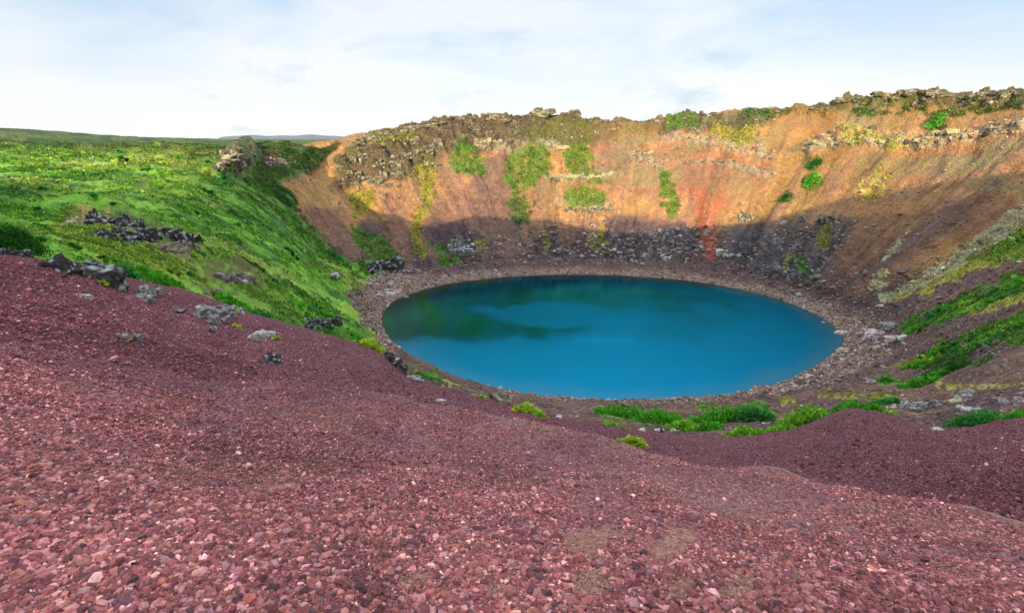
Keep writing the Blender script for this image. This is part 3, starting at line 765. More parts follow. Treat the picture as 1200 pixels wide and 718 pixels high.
ICO_V = []; ph = (1 + 5 ** .5) / 2
for a_, b_ in ((-1, ph), (1, ph), (-1, -ph), (1, -ph)):
    ICO_V += [(a_, b_, 0)]
for a_, b_ in ((-1, ph), (1, ph), (-1, -ph), (1, -ph)):
    ICO_V += [(0, a_, b_)]
for a_, b_ in ((ph, -1), (ph, 1), (-ph, -1), (-ph, 1)):
    ICO_V += [(a_, 0, b_)]
ICO_V = np.array(ICO_V, float) / math.hypot(1, ph)
ICO_F = np.array([(0,11,5),(0,5,1),(0,1,7),(0,7,10),(0,10,11),(1,5,9),(5,11,4),(11,10,2),(10,7,6),(7,1,8),(3,9,4),(3,4,2),(3,2,6),(3,6,8),(3,8,9),(4,9,5),(2,4,11),(6,2,10),(8,6,7),(9,8,1)])
def rand_rot(n):
    q = rng.normal(size=(n, 4)); q /= np.linalg.norm(q, axis=1, keepdims=True)
    w_, x, y, z = q.T
    return np.stack([1-2*(y*y+z*z), 2*(x*y-z*w_), 2*(x*z+y*w_), 2*(x*y+z*w_), 1-2*(x*x+z*z), 2*(y*z-x*w_), 2*(x*z-y*w_), 2*(y*z+x*w_), 1-2*(x*x+y*y)], -1).reshape(n, 3, 3)
def stones(name, pos, nrm, size, cols, mat, sink=.25, jag=.22):
    n = len(pos)
    v = ICO_V[None] * (1 + rng.normal(size=(n, 12, 1)) * jag * .6) + rng.normal(size=(n, 12, 3)) * jag * .35
    v = v * (np.array([1.0, .8, .62])[None, None] * (1 + rng.normal(size=(n, 1, 3)) * .18))
    v = np.einsum('nij,nkj->nki', rand_rot(n), v)
    v[..., 2] *= .8
    v = v * size[:, None, None] + pos[:, None] + nrm[:, None] * (size * (.55 - sink))[:, None, None]
    f = (ICO_F[None] + (np.arange(n) * 12)[:, None, None]).reshape(-1, 3)
    return mesh_from(name, v.reshape(-1, 3), f, mat, np.repeat(cols, 12, 0), smooth=False)
def mat_attr(name, rough=.9, bump=0.0, scale=30, contrast=.2, spec=.2):
    m, t, N, L = new_mat(name)
    o = N('ShaderNodeOutputMaterial'); b = N('ShaderNodeBsdfPrincipled'); b.inputs['Roughness'].default_value = rough; b.inputs['Specular IOR Level'].default_value = spec
    a = N('ShaderNodeAttribute'); a.attribute_name = 'Col'
    g = N('ShaderNodeNewGeometry'); n = N('ShaderNodeTexNoise'); n.inputs['Scale'].default_value = scale; n.inputs['Detail'].default_value = 4; L(g.outputs['Position'], n.inputs['Vector'])
    r = N('ShaderNodeMapRange'); r.inputs['From Min'].default_value = .3; r.inputs['From Max'].default_value = .7; r.inputs['To Min'].default_value = 1 - contrast; r.inputs['To Max'].default_value = 1 + contrast
    L(n.outputs[0], r.inputs[0]); vm = N('ShaderNodeVectorMath'); vm.operation = 'SCALE'; L(a.outputs['Color'], vm.inputs[0]); L(r.outputs[0], vm.inputs['Scale'])
    L(vm.outputs[0], b.inputs['Base Color'])
    if bump:
        bp = N('ShaderNodeBump'); bp.inputs['Distance'].default_value = bump; L(n.outputs[0], bp.inputs['Height']); L(bp.outputs[0], b.inputs['Normal'])
    L(b.outputs[0], o.inputs[0]); return m
M_peb = mat_attr('scoria_pebble', .85, .004, 90, .25)
M_stone = mat_attr('weathered_stone', .95, .05, 6, .3)
def pick(pal, wts, n, jit=.18):
    pal = np.array(pal); k = rng.choice(len(pal), n, p=np.array(wts) / sum(wts))
    return np.clip(pal[k] * (1 + rng.normal(size=(n, 1)) * jit) * (1 + rng.normal(size=(n, 3)) * .05), .01, .85)
RED_PAL0 = [(.27,.085,.085),(.17,.050,.062),(.38,.185,.18),(.50,.34,.32),(.080,.062,.08),(.38,.11,.06),(.18,.17,.22),(.62,.52,.48),(.30,.20,.23)]
_pm = np.array([.27, .112, .106]); RED_PAL = [tuple(_pm * (np.mean(c) / _pm.mean()) * .58 + np.array(c) * .42) for c in RED_PAL0]
RED_W = [30,24,17,7,12,5,3,2,8]
# gravel on the near slope, as loose real stones
dens = PROJA * (T2 < 3.6) * np.clip(1 - sand * .72, .03, 1) * np.clip(.75 + fbm(X, Y, s=1 / .55, o=4, seed=60) * 1.6, .25, 1.6)
dens = dens * (1 - sstep(3.0, 3.6, T2))
p, n_, i, j = scatter(dens, 470000)
r_ = np.hypot(p[:, 0], p[:, 1])
sz = np.exp(rng.normal(size=len(p)) * .58) * (.0035 + .00048 * np.clip(r_, 0, 9)); sz = np.clip(sz, .0026, .026)
cl = pick(RED_PAL, [36,30,12,3,14,3,2,1.4,5], len(p))
tcur = TT[i] + rng.normal(size=len(p)) * .12
big = fbm(p[:, 0], p[:, 1], s=1 / 1.4, o=4, seed=61, rough=.6)[:, None]
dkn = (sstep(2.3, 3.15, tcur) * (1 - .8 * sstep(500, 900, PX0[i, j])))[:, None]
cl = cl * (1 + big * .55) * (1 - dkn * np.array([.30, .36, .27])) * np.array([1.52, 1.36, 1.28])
tanm = np.clip(sand[i, j] * 1.8 + sstep(.04, .36, fbm(p[:, 0], p[:, 1], s=1 / 2.1, o=3, seed=62)) * .45, 0, 1)[:, None]
cl = cl * (1 - tanm * .6) + np.array([.40, .22, .16]) * tanm * .6
sz = sz * (1 - .35 * sand[i, j])
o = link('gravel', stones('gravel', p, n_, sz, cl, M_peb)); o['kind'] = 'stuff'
o['label'] = 'loose red and purple volcanic gravel covering the near slope'; o['category'] = 'gravel'
dens = PROJA * (T2 > 3.1) * (T2 < 6.25)
p, n_, i, j = scatter(dens, 70000)
sz = np.exp(rng.normal(size=len(p)) * .5) * .0125; sz = np.clip(sz, .006, .07)
cl = pick(RED_PAL, [34,40,9,3,16,3,3,1,6], len(p)) * (np.array([1.18,.98,1.0]) * (1 - .2 * sstep(500, 900, PX0[i, j]))[:, None])
cl = cl * (1 + fbm(p[:, 0], p[:, 1], s=1 / 2.0, o=4, seed=63)[:, None] * .6)
o = link('gravel', stones('gravel', p, n_, sz, cl, M_peb)); o['kind'] = 'stuff'
o['label'] = 'finer dark red gravel on the bank beyond the near crest'; o['category'] = 'gravel'
# the same gravel round the photographer's feet and to both sides of the view
nn = 170000
a_ = rng.uniform(-math.radians(150), math.radians(150), nn); r_ = .5 * (12 / .5) ** rng.random(nn)
azs = AZ.copy(); azq = np.where(a_ < AZ[0], a_ + 2 * math.pi, a_)
jj = np.clip(np.searchsorted(azs, azq) - 1, 0, NC - 1); j2 = (jj + 1) % NC
top_i = int(np.searchsorted(TT, 6.2)); zz = np.zeros(nn)
a2 = np.where(j2 == 0, AZ[0] + 2 * math.pi, AZ[j2]); fq = (azq - AZ[jj]) / (a2 - AZ[jj])
RP = np.hypot(P[..., 0], P[..., 1])
order = np.argsort(jj, kind='stable'); cut = np.searchsorted(jj[order], np.arange(NC + 1))
for c in range(NC):
    ii_ = order[cut[c]:cut[c + 1]]
    if len(ii_) == 0: continue
    d = (c + 1) % NC
    z1 = np.interp(r_[ii_], RP[:, c], P[:, c, 2]); z2 = np.interp(r_[ii_], RP[:, d], P[:, d, 2]); zz[ii_] = z1 + (z2 - z1) * fq[ii_]
pp = np.stack([r_ * np.sin(a_), r_ * np.cos(a_), zz], 1)
qx, qy = project(pp); infr = (pp[:, 1] * CP - (pp[:, 2] - H) * SP > .3) & (qx > -60) & (qx < 1260) & (qy < 768)
pp = pp[~infr]
sz = np.clip(np.exp(rng.normal(size=len(pp)) * .55) * (.0045 + .0009 * np.hypot(pp[:, 0], pp[:, 1])), .003, .03)
cl = np.clip(pick(RED_PAL, RED_W, len(pp)) * 1.15, .01, .8)
o = link('gravel', stones('gravel', pp, np.tile([0, 0, 1.0], (len(pp), 1)), sz, cl, M_peb)); o['kind'] = 'stuff'
o['label'] = 'loose red gravel around the viewpoint'; o['category'] = 'gravel'
# stones of the lake beach
dens = PROJA * bw * (SD > .1) * (T2 > 7.5) * np.clip(.6 + nA, .1, 1.5)
p, n_, i, j = scatter(dens, 34000)
sz = np.clip(np.exp(rng.normal(size=len(p)) * .55) * .135, .05, .7)
cl = pick([(.34,.24,.18),(.21,.135,.10),(.44,.36,.30),(.12,.08,.065),(.29,.18,.115),(.54,.49,.43)], [30,26,12,16,12,3], len(p))
o = link('pebbles', stones('pebbles', p, n_, sz, cl, M_stone)); o['kind'] = 'stuff'
o['label'] = 'pale stones strewn along the shore of the lake'; o['category'] = 'pebbles'
# scree on the walls
dens = PROJA * (T2 > 6.4) * (1 - meadow * .93) * (1 - G * .9) * (SD > 5) * (T2 < 15.2) * np.clip(.03 + rubble * 1.3 + rock_all * .9 + ((T2 > 13.6) & (T2 < 14.25)) * .5 + .25 * near_slope, 0, 3) * np.clip(.5 + nC * 1.6, 0.02, 2)
p, n_, i, j = scatter(dens, 12500)
sz = np.clip(np.exp(rng.normal(size=len(p)) * .55) * .24, .10, 1.1) * np.clip(np.hypot(p[:, 0], p[:, 1]) / 150, .25, 1.1)
base = COL[i, j]
cl = np.where(rng.random((len(p), 1)) < .45, base * 1.15, pick([(.29,.25,.20),(.17,.13,.11),(.42,.38,.32),(.12,.09,.085),(.24,.20,.15)], [26,24,7,22,14], len(p)))
o = link('rubble', stones('rubble', p, n_, sz, np.clip(cl, .02, .8), M_stone, sink=.2)); o['kind'] = 'stuff'
o['label'] = 'loose rubble and scree lying on the crater walls'; o['category'] = 'scree'
print('stones done')

# ------------------------------------------------------------------ leaves
def leaf_material(name):
    m, t, N, L = new_mat(name)
    o = N('ShaderNodeOutputMaterial'); d = N('ShaderNodeBsdfDiffuse'); tr = N('ShaderNodeBsdfTranslucent'); mix = N('ShaderNodeMixShader'); mix.inputs[0].default_value = .3
    a = N('ShaderNodeAttribute'); a.attribute_name = 'Col'
    L(a.outputs['Color'], d.inputs[0]); L(a.outputs['Color'], tr.inputs[0]); L(d.outputs[0], mix.inputs[1]); L(tr.outputs[0], mix.inputs[2]); L(mix.outputs[0], o.inputs[0]); return m
M_leaf = leaf_material('leaves')
def leafcloud(centers, normals, rad, hgt, nleaf, lsize, cols, jit=.28):
    """clumps of small pointed leaves filling low domes; returns V, F, C"""
    n = len(centers); k = nleaf
    th = rng.random((n, k)) * 2 * np.pi; rr = np.sqrt(rng.random((n, k))); 
    hz = rng.random((n, k)) ** .6 * np.sqrt(np.clip(1 - rr ** 2 * .9, 0, 1))
    t1 = np.cross(normals, np.array([0.3, .9, .2])); t1 /= np.linalg.norm(t1, axis=1, keepdims=True); t2 = np.cross(normals, t1)
    upv = normals * .35 + np.array([0, 0, .65]); upv /= np.linalg.norm(upv, axis=1, keepdims=True)
    c = centers[:, None] + (t1[:, None] * (np.cos(th) * rr)[..., None] + t2[:, None] * (np.sin(th) * rr)[..., None]) * rad[:, None, None] + upv[:, None] * (hz * hgt[:, None])[..., None]
    outw = t1[:, None] * (np.cos(th) * rr)[..., None] + t2[:, None] * (np.sin(th) * rr)[..., None] + upv[:, None] * (.35 + hz)[..., None]
    d = outw + rng.normal(size=(n, k, 3)) * .55; d /= np.linalg.norm(d, axis=-1, keepdims=True)
    s = np.cross(d, rng.normal(size=(n, k, 3))); s /= np.linalg.norm(s, axis=-1, keepdims=True)
    ls = (lsize[:, None] * (.6 + rng.random((n, k)) * .8))[..., None]
    a = c - s * ls * .38; b = c + s * ls * .38; e = c + d * ls
    f_ = c - d * ls * .45
    V = np.stack([f_, b, e, a], 2).reshape(-1, 3)
    Fc = np.arange(n * k * 4).reshape(-1, 4)
    cc = cols[:, None] * (1 + rng.normal(size=(n, k, 1)) * jit)
    cc = np.repeat(np.clip(cc, .008, .8).reshape(-1, 3), 4, 0)
    return V, Fc, cc
# turf and herbs
dens = PROJA * G * (T2 > 6.4) * (meadow > .3) * (T2 < 15.5) * np.clip(.7 + fbm(X, Y, s=1 / 4.0, o=4, seed=70) * 2.6, .05, 2.2)
p, n_, i, j = scatter(dens, 30000)
dist = np.hypot(p[:, 0], p[:, 1])
rad = np.clip(np.exp(rng.normal(size=len(p)) * .35) * .0042 * dist, .08, 1.3)
cl = COL[i, j] * (1 + rng.normal(size=(len(p), 1)) * .30)
dkk = rng.random(len(p)) < .30; cl[dkk] = cl[dkk] * .4 + np.array([.03, .12, .018]) * .6
bl = rng.random(len(p)) < .05; cl[bl] = np.array([.14, .30, .17])
V, Fc, cc = leafcloud(p, n_, rad, rad * .5, 14, rad * .36, np.clip(cl, .01, .6))
o = link('grass', mesh_from('grass', V, Fc, M_leaf, cc, False)); o['kind'] = 'stuff'
o['label'] = 'bright green grass and low herbs covering the left bank'; o['category'] = 'grass'
# plants on the crater walls and the right slope
dens = PROJA * G * (meadow <= .3) * (T2 > 6.4) * (T2 < 15.6)
p, n_, i, j = scatter(dens, 13000)
dist = np.hypot(p[:, 0], p[:, 1])
rad = np.clip(np.exp(rng.normal(size=len(p)) * .35) * .0036 * dist, .10, 1.2)
cl = COL[i, j] * (1.05 + rng.normal(size=(len(p), 1)) * .38)
V, Fc, cc = leafcloud(p, n_, rad, rad * .55, 14, rad * .36, np.clip(cl, .01, .6))
o = link('ground_cover_plants', mesh_from('ground_cover_plants', V, Fc, M_leaf, cc, False)); o['kind'] = 'stuff'
o['label'] = 'patches of moss and low green plants on the crater walls'; o['category'] = 'plants'
print('leaves done')

# ------------------------------------------------------------------ rocks, each a thing of its own
def sphere_grid(sub):
    import bmesh
    bm = bmesh.new(); bmesh.ops.create_icosphere(bm, subdivisions=sub, radius=1)
    v = np.array([q.co[:] for q in bm.verts]); f = np.array([[q.index for q in p.verts] for p in bm.faces]); bm.free(); return v, f
SPH = {k: sphere_grid(k) for k in (2, 3, 4)}
def rock_shape(seed, sub=3, planes=9, flat=.75, fine=.06, lo=.62, hi=.9):
    r = np.random.default_rng(seed); v, f = SPH[sub]; v = v.copy()
    for q in range(planes + 6):
        if q < 6: d = np.eye(3)[q // 2] * (1 if q % 2 else -1) + r.normal(size=3) * .16; o = .50 + .22 * r.random()
        else: d = r.normal(size=3); o = lo + (hi - lo) * r.random()
        d /= np.linalg.norm(d)
        s = v @ d - o; v = v - np.clip(s, 0, None)[:, None] * d
    v *= 1.3 * np.array([1, .8, flat]) * (1 + r.normal(size=3) * .12)
    sd = seed * 1.37
    n = fbm(v[:, 0] + sd, v[:, 1], v[:, 2], s=2.2, o=4, seed=seed % 13, rough=.6)
    n2 = np.abs(fbm(v[:, 0], v[:, 1] + sd, v[:, 2], s=5.0, o=4, seed=seed % 11, rough=.65))
    v = v * (1 + n[:, None] * fine * 3.2 - n2[:, None] * fine * 2.6)
    return v, f
TONES = {   # base, dark, lichen, share of lichen
 'lava': ((.060,.050,.046), (.022,.019,.021), (.40,.42,.40), .06),
 'grey': ((.215,.195,.18), (.085,.075,.07), (.42,.41,.38), .18),
 'pale': ((.44,.40,.35), (.25,.21,.18), (.58,.55,.50), .3),
 'pink': ((.46,.33,.28), (.26,.17,.15), (.60,.50,.45), .25),
 'brown': ((.24,.15,.105), (.10,.07,.055), (.36,.30,.22), .15),
 'olive': ((.15,.125,.075), (.055,.045,.032), (.36,.34,.22), .18),
 'cream': ((.40,.34,.23), (.20,.16,.10), (.40,.41,.20), .30),
 'purple': ((.20,.14,.155), (.10,.07,.08), (.38,.32,.32), .2)}
def rock_cols(v, tone, seed, scale):
    b, d, l, sh = TONES[tone]
    n1_ = fbm(v[:, 0] + seed, v[:, 1], v[:, 2], s=2.5 / scale, o=4, seed=3, rough=.65); n2_ = fbm(v[:, 0], v[:, 1] + seed, v[:, 2], s=3.2 / scale, o=4, seed=5, rough=.65)
    c = np.array(b) * np.ones((len(v), 1)); m1 = np.clip(.4 + n1_ * 2.5, 0, 1)[:, None]; c = c * (1 - m1) + np.array(d) * m1
    m2 = sstep(.24 - sh, .34 - sh, n2_)[:, None]; return c * (1 - m2) + np.array(l) * m2
M_rock = mat_attr('rock_face', .95, .03, 14, .35)
M_rockfar = mat_attr('rock_face_far', .95, .25, 2.2, .4)
RI = [0]
def place(px, py, tmin):
    g, i, j = ground_at(px, py, tmin)
    rel = g - Vector((0, 0, H)); depth = rel.y * CP - rel.z * SP
    return g, depth / F, i, j
def tag(o, label, cat, group=None):
    o['label'] = label; o['category'] = cat
    if group: o['group'] = group
    return o
def outcrop(name, px, py, wpx, hpx, tone, label, cat='rock', group=None, tmin=6.0, n=1, depthf=.8, sub=3, sink=.42, tilt=0.0, flat=.75):
    """px, py: middle of the rock's foot in the photograph; wpx, hpx: its size there"""
    g, mpp, i, j = place(px, py, tmin)
    W = wpx * mpp; Hh = hpx * mpp
    RI[0] += 1; sd = 100 + RI[0] * 7
    r = np.random.default_rng(sd); Vs = []; Fs = []; off = 0
    if n > 1: n = int(n * 1.9)
    psz = math.sqrt(wpx * hpx / n) if n > 1 else 0
    for k in range(n):
        v, f = rock_shape(sd + k, sub if n < 8 else 3, flat=1.0, fine=.10)
        if n == 1: off_v = Vector((0, 0, 0)); sw = W / 2; sh_ = Hh * .62
        else:
            fx = -1 + 2 * (k + .5) / n + r.normal() * .08; fy = (r.random() * 2 - 1) * math.sqrt(max(1 - fx * fx, .15))
            qx = px + fx * wpx * .46; qy = py - hpx * .5 + fy * hpx * .42
            g2, m2, _, _ = place(qx, qy, tmin)
            if (g2 - g).length > max(g.length * 0, (g - Vector((0, 0, H))).length * .25): g2, m2, _, _ = place(qx, py, tmin)
            if (g2 - g).length > (g - Vector((0, 0, H))).length * .35: g2 = g + Vector((fx * W * .46, 0, 0)); g2.z = zat(g2.x, g2.y)
            off_v = g2 - g; sw = psz * m2 * (.62 + r.random() * .55); sh_ = sw * (.6 + r.random() * .45)
        a = r.random() * 3.1; c_, s_ = math.cos(a), math.sin(a)
        v = v * (np.array([sw * 1.05, sw * depthf * 1.1, sh_]))
        v = np.stack([v[:, 0] * c_ - v[:, 1] * s_, v[:, 0] * s_ + v[:, 1] * c_, v[:, 2]], 1) if n > 1 else v
        v = v + np.array(off_v) + np.array([0, 0, sh_ * (1 - 2 * sink) * .6])
        Vs.append(v); Fs.append(f + off); off += len(v)
    mt = M_rock if mpp < .06 else M_rockfar
    if n == 1:
        ob = link(name, mesh_from(name, Vs[0], Fs[0], mt, rock_cols(Vs[0], tone, sd, max(Hh, W) * .55), smooth=False)); ob.location = g
        return tag(ob, label, cat, group)
    ob = bpy.data.objects.new(name, None); C.collection.objects.link(ob); ob.location = g
    for q, v in enumerate(Vs):
        link('block', mesh_from('block', v, Fs[q] - Fs[q].min(), mt, rock_cols(v, tone, sd, max(Hh, W / n) * .55), smooth=False), ob)
    return tag(ob, label, cat, group)
R = [
 ('lava_outcrop', 96, 320, 80, 34, 'lava', 'long black lava outcrop with white lichen edging the red gravel at upper left', 5.9, 9),
 ('lava_outcrop', 12, 300, 40, 12, 'lava', 'low dark lava rock at the left edge below the round bush', 5.9, 4),
 ('lava_rock', 127, 333, 24, 10, 'lava', 'small black and white lava rock just below the long black outcrop', 5.9, 3),
 ('lichen_rock', 176, 354, 26, 18, 'grey', 'broken white and grey lichened rock ridge running down the red gravel', 5.7, 5),
 ('lichen_rock', 103, 350, 12, 7, 'pale', 'small white stone alone on the upper left red gravel', 5.3, 1),
 ('flat_rock', 210, 364, 22, 6, 'purple', 'flat grey slab in red gravel left of the lumpy grey rocks', 5.4, 1),
 ('lumpy_rock', 252, 383, 46, 22, 'grey', 'lumpy grey rocks with a yellow moss cushion at their right end', 5.4, 6),
 ('lumpy_rock', 248, 390, 12, 10, 'grey', 'small grey rock below the lumpy grey rocks', 5.3, 1),
 ('lichen_rock', 274, 370, 24, 14, 'grey', 'grey and white rock on the edge of the dark green herbs', 5.9, 3),
 ('flat_rock', 310, 400, 24, 8, 'pale', 'pale flat rock with a yellow moss tuft on its right side', 5.2, 2),
 ('lichen_rock', 372, 390, 38, 14, 'lava', 'dark lichened rocks on the crest above the lake left shore', 5.8, 5),
 ('dark_rock', 321, 430, 17, 14, 'lava', 'lone dark jagged rock in the middle of the upper red gravel', 4.9, 2),
 ('dark_rock', 160, 397, 14, 8, 'purple', 'small dark purple rock on the left red gravel bank', 4.7, 1),
 ('dark_rock', 144, 397, 24, 7, 'brown', 'reddish brown flat rock beside the small dark purple rock', 4.7, 1),
 ('lava_crag', 463, 438, 22, 36, 'lava', 'steep black lava crag with white lichen above the lake shore', 5.9, 5),
 ('boulder', 486, 447, 18, 11, 'grey', 'rounded grey boulder at the foot of the steep black crag', 5.9, 1),
 ('mossy_boulder', 577, 475, 30, 14, 'olive', 'mossy grey boulder on the crest below the lake near shore', 6.0, 3),
 ('stone', 517, 471, 11, 6, 'pale', 'small white stone on red gravel right of the black crag', 4.9, 1),
 ('stone', 654, 490, 10, 5, 'pink', 'small pinkish stone on the crest right of the yellow moss cushion', 5.0, 1),
 ('stone', 619, 532, 9, 5, 'pale', 'small pale stone on the open middle of the near gravel slope', 2.0, 1),
 ('stone', 752, 505, 9, 5, 'pale', 'left stone of the little pale row behind the crest', 5.2, 1),
 ('stone', 773, 505, 12, 5, 'pale', 'middle stone of the little pale row behind the crest', 5.2, 1),
 ('stone', 789, 506, 8, 5, 'pale', 'right stone of the little pale row behind the crest', 5.2, 1),
 ('stone', 1099, 507, 12, 6, 'pale', 'single white stone where red gravel meets brown slope at right', 5.9, 1),
 ('lichen_rock', 82, 270, 26, 10, 'cream', 'pale sandy rock on top of the green mound', 7.5, 2),
 ('lava_rock', 106, 270, 24, 12, 'lava', 'dark lichened rock beside the pale sandy top of the mound', 7.5, 3),
 ('lava_rock', 146, 266, 50, 10, 'lava', 'thin line of dark rocks along the mound crest', 7.5, 7),
 ('lava_crag', 210, 282, 36, 18, 'lava', 'black crag at the right end of the mound', 7.5, 4),
 ('lava_rock', 150, 288, 80, 18, 'lava', 'broad heap of dark lava on the bare face of the mound', 7.5, 16),
 ('lava_rock', 205, 298, 50, 12, 'brown', 'brown crumbly rocks under the black crag of the mound', 7.5, 9),
 ('flat_rock', 272, 334, 44, 10, 'purple', 'flat purple grey rock slabs in the green bank', 7.5, 5),
 ('boulder', 284, 333, 8, 8, 'pink', 'small pinkish boulder standing on the purple rock slabs', 7.5, 1),
 ('dark_rock', 250, 350, 34, 7, 'brown', 'low brown rocks below the purple slabs', 7.5, 4),
 ('rock_knoll', 270, 210, 30, 34, 'olive', 'brown rocky knoll standing up from the left meadow', 11.6, 7),
 ('rock_spur', 322, 200, 22, 12, 'brown', 'brown rock spur between the knoll and the orange scree', 12.0, 4),
 ('boulder', 405, 350, 19, 11, 'brown', 'brown square boulder on the left shore of the lake', 10.0, 1),
 ('boulder', 457, 347, 15, 9, 'pale', 'white boulder right at the water on the left shore', 12.0, 1),
 ('dark_rock', 452, 320, 42, 16, 'lava', 'dark jagged rocks at the foot of the green gully left of the lake', 12.9, 6),
 ('flat_rock', 484, 324, 26, 7, 'purple', 'dark flat slabs on the left end of the far shore', 12.9, 3),
 ('boulder', 388, 323, 20, 6, 'grey', 'flat grey rock in the grass above the lake left shore', 12.0, 1),
 ('boulder_group', 541, 300, 28, 18, 'grey', 'grey blocks heaped in the green patch at the far shore', 13.5, 6),
 ('boulder', 449, 232, 9, 9, 'brown', 'lone brown boulder on the orange scree at upper left of the wall', 14.0, 1),
 ('boulder', 1023, 400, 24, 15, 'pink', 'largest pale boulder of the cluster right of the lake', 10.8, 2),
 ('boulder', 1043, 392, 16, 15, 'grey', 'upright grey boulder at the top of the cluster right of the lake', 10.8, 2),
 ('boulder', 1046, 412, 27, 9, 'pink', 'flat pinkish boulder at the bottom of the cluster right of the lake', 10.8, 1),
 ('boulder', 1028, 409, 11, 5, 'pink', 'small flat stone left of the flat pinkish boulder', 10.8, 1),
 ('boulder', 1056, 402, 14, 6, 'pale', 'small pale boulder between the upright grey one and the plants', 10.8, 1),
 ('boulder', 986, 391, 13, 6, 'pink', 'pale pink boulder at the right tip of the lake', 10.8, 1),
 ('flat_rock', 1020, 448, 14, 5, 'grey', 'flat grey rock on brown soil below the boulder cluster', 8.5, 1),
 ('lichen_rock', 1083, 484, 44, 11, 'grey', 'long whitish lichened rock on the brown slope above the red hump', 7.5, 6),
 ('lichen_rock', 1130, 468, 22, 10, 'grey', 'lichened rock patch with herbs near the right edge', 7.5, 4),
 ('stone', 1125, 461, 8, 5, 'pale', 'white stone above the lichened rock patch at right', 7.5, 1),
 ('flat_rock', 1180, 477, 30, 8, 'purple', 'dark flat rock near the right edge above the red gravel', 7.5, 3),
 ('flat_rock', 1135, 483, 26, 6, 'pale', 'pale rock sheet behind the green shrub at lower right', 7.2, 2),
 ('boulder', 874, 260, 14, 6, 'olive', 'grey boulder on the shadow edge below the middle of the wall', 14.0, 2),
 ('boulder', 968, 262, 17, 11, 'olive', 'large grey boulder with green patch below it on the right wall', 14.0, 2),
 ('boulder', 941, 258, 10, 6, 'olive', 'grey boulder left of the large one on the right wall', 14.0, 1),
 ('boulder', 918, 262, 8, 7, 'pale', 'small pale boulder on the dark part of the right wall', 14.0, 1),
 ('boulder', 842, 298, 11, 9, 'pale', 'pale boulder right of the foot of the red streak', 13.6, 1),
 ('boulder', 757, 301, 8, 6, 'pale', 'white boulder on the shore left of the red streak', 13.5, 1),
 ('boulder', 782, 304, 8, 5, 'pale', 'white boulder nearest the foot of the red streak', 13.4, 1),
]
for nm, px, py, w_, h_, tone, lab, tmin, n_k in R:
    outcrop(nm, px, py, w_, h_, tone, lab, tmin=tmin, n=n_k, sub=4 if n_k == 1 and w_ > 14 else 3)
# ledges in the wall
L_ = [
 ([(655,206),(668,209),(684,209),(700,209),(712,206),(720,202)], 7, 'cream', 'pale basalt ledge under the middle green patch of the wall'),
 ([(642,212),(650,212),(656,213)], 7, 'olive', 'short dark ledge left of the pale basalt ledge'),
 ([(662,246),(670,247),(678,247),(688,247),(698,248),(708,247),(716,247)], 8, 'olive', 'row of dark basalt columns at the shadow edge of the wall'),
 ([(740,178),(752,180),(764,180)], 5, 'cream', 'short cream ledge under the rim left of the red streak'),
 ([(820,191),(835,191),(850,190),(862,190)], 4, 'olive', 'thin dark ledge across the top of the red streak'),
 ([(640,170),(655,174),(668,174)], 6, 'cream', 'cream rock edge above the middle green patch'),
 ([(560,168),(575,166),(590,168)], 6, 'cream', 'cream rock edge above the gully left of centre'),
]
# repeated blocks: a few shapes, copied
def hash_(s): return sum(ord(c) * (i + 1) for i, c in enumerate(s)) % 997
def protos(name, tone, k=5, far=True):
    res = []
    for q in range(k):
        v, f = rock_shape(3000 + q * 17 + hash_(name + tone), 3, fine=.07, flat=.85)
        res.append(mesh_from(name, v, f, M_rockfar if far else M_rock, rock_cols(v, tone, q * 5.1, 1.0), False))
    return res
def hash_(s): return sum(ord(c) * (i + 1) for i, c in enumerate(s)) % 997
def many(name, tone, spots, label, group, tmin, cat='boulder'):
    pr = protos(name, tone)
    for q, (px, py, wp, hp) in enumerate(spots):
        g, m_, i, j = place(px, py, tmin)
        o = bpy.data.objects.new(name, pr[q % len(pr)]); C.collection.objects.link(o)
        s = wp * m_ / 2; kx = 1.35 if name == 'rim_rock' else 1.1
        o.scale = (s * kx, s * .85, hp * m_ / (2.3 if name == 'rim_rock' else 1.9)); o.location = (g.x, g.y, g.z + hp * m_ * (.0 if name == 'rim_rock' else .10))
        o.rotation_euler = (random.uniform(-.15, .15), random.uniform(-.15, .15), random.uniform(-.6, .6)); tag(o, label, cat, group)
rs = random.Random(5)
def along(pts, n, jx, jy, w0, w1, asp=.7):
    o = []; xs = [a[0] for a in pts]; ys = [a[1] for a in pts]
    for k in range(n):
        x = xs[0] + (xs[-1] - xs[0]) * (k + .5) / n + rs.uniform(-jx, jx); y = float(np.interp(x, xs, ys)) + rs.uniform(-jy, jy)
        w_ = w0 + (w1 - w0) * rs.random() ** 2; o.append((x, y, w_, w_ * asp * rs.uniform(.7, 1.3)))
    return o
many('cliff_block', 'cream', along([(1072,165),(1110,160),(1150,158),(1200,154)], 20, 2, 2.5, 5, 11, .7), 'pale block in the cream rock band high on the right wall', 'pale blocks of the rock band on the right wall', 14.0)
many('cliff_block', 'cream', along([(950,170),(985,165),(1020,166),(1060,168)], 16, 3, 4, 4, 9, .7), 'pale block in the broken band left of the cream rock band', 'pale blocks of the broken rock band', 14.0)
many('rim_rock', 'olive', along([(418,166),(440,160),(480,150),(520,142),(560,139),(600,137)], 26, 3, 4, 7, 15, .75), 'dark weathered block on the left part of the far rim', 'dark blocks on the left part of the far rim', 14.3)
many('rim_rock', 'olive', along([(605,138),(655,133),(680,136),(700,141)], 9, 3, 3, 6, 16, .7), 'weathered block on the peak of the far rim', 'blocks on the peak of the far rim', 14.3)
many('rim_rock', 'brown', along([(700,142),(760,142),(820,137),(880,130),(940,128)], 18, 5, 2, 4, 9, .6), 'low brown block on the middle of the far rim', 'low blocks on the middle of the far rim', 14.3)
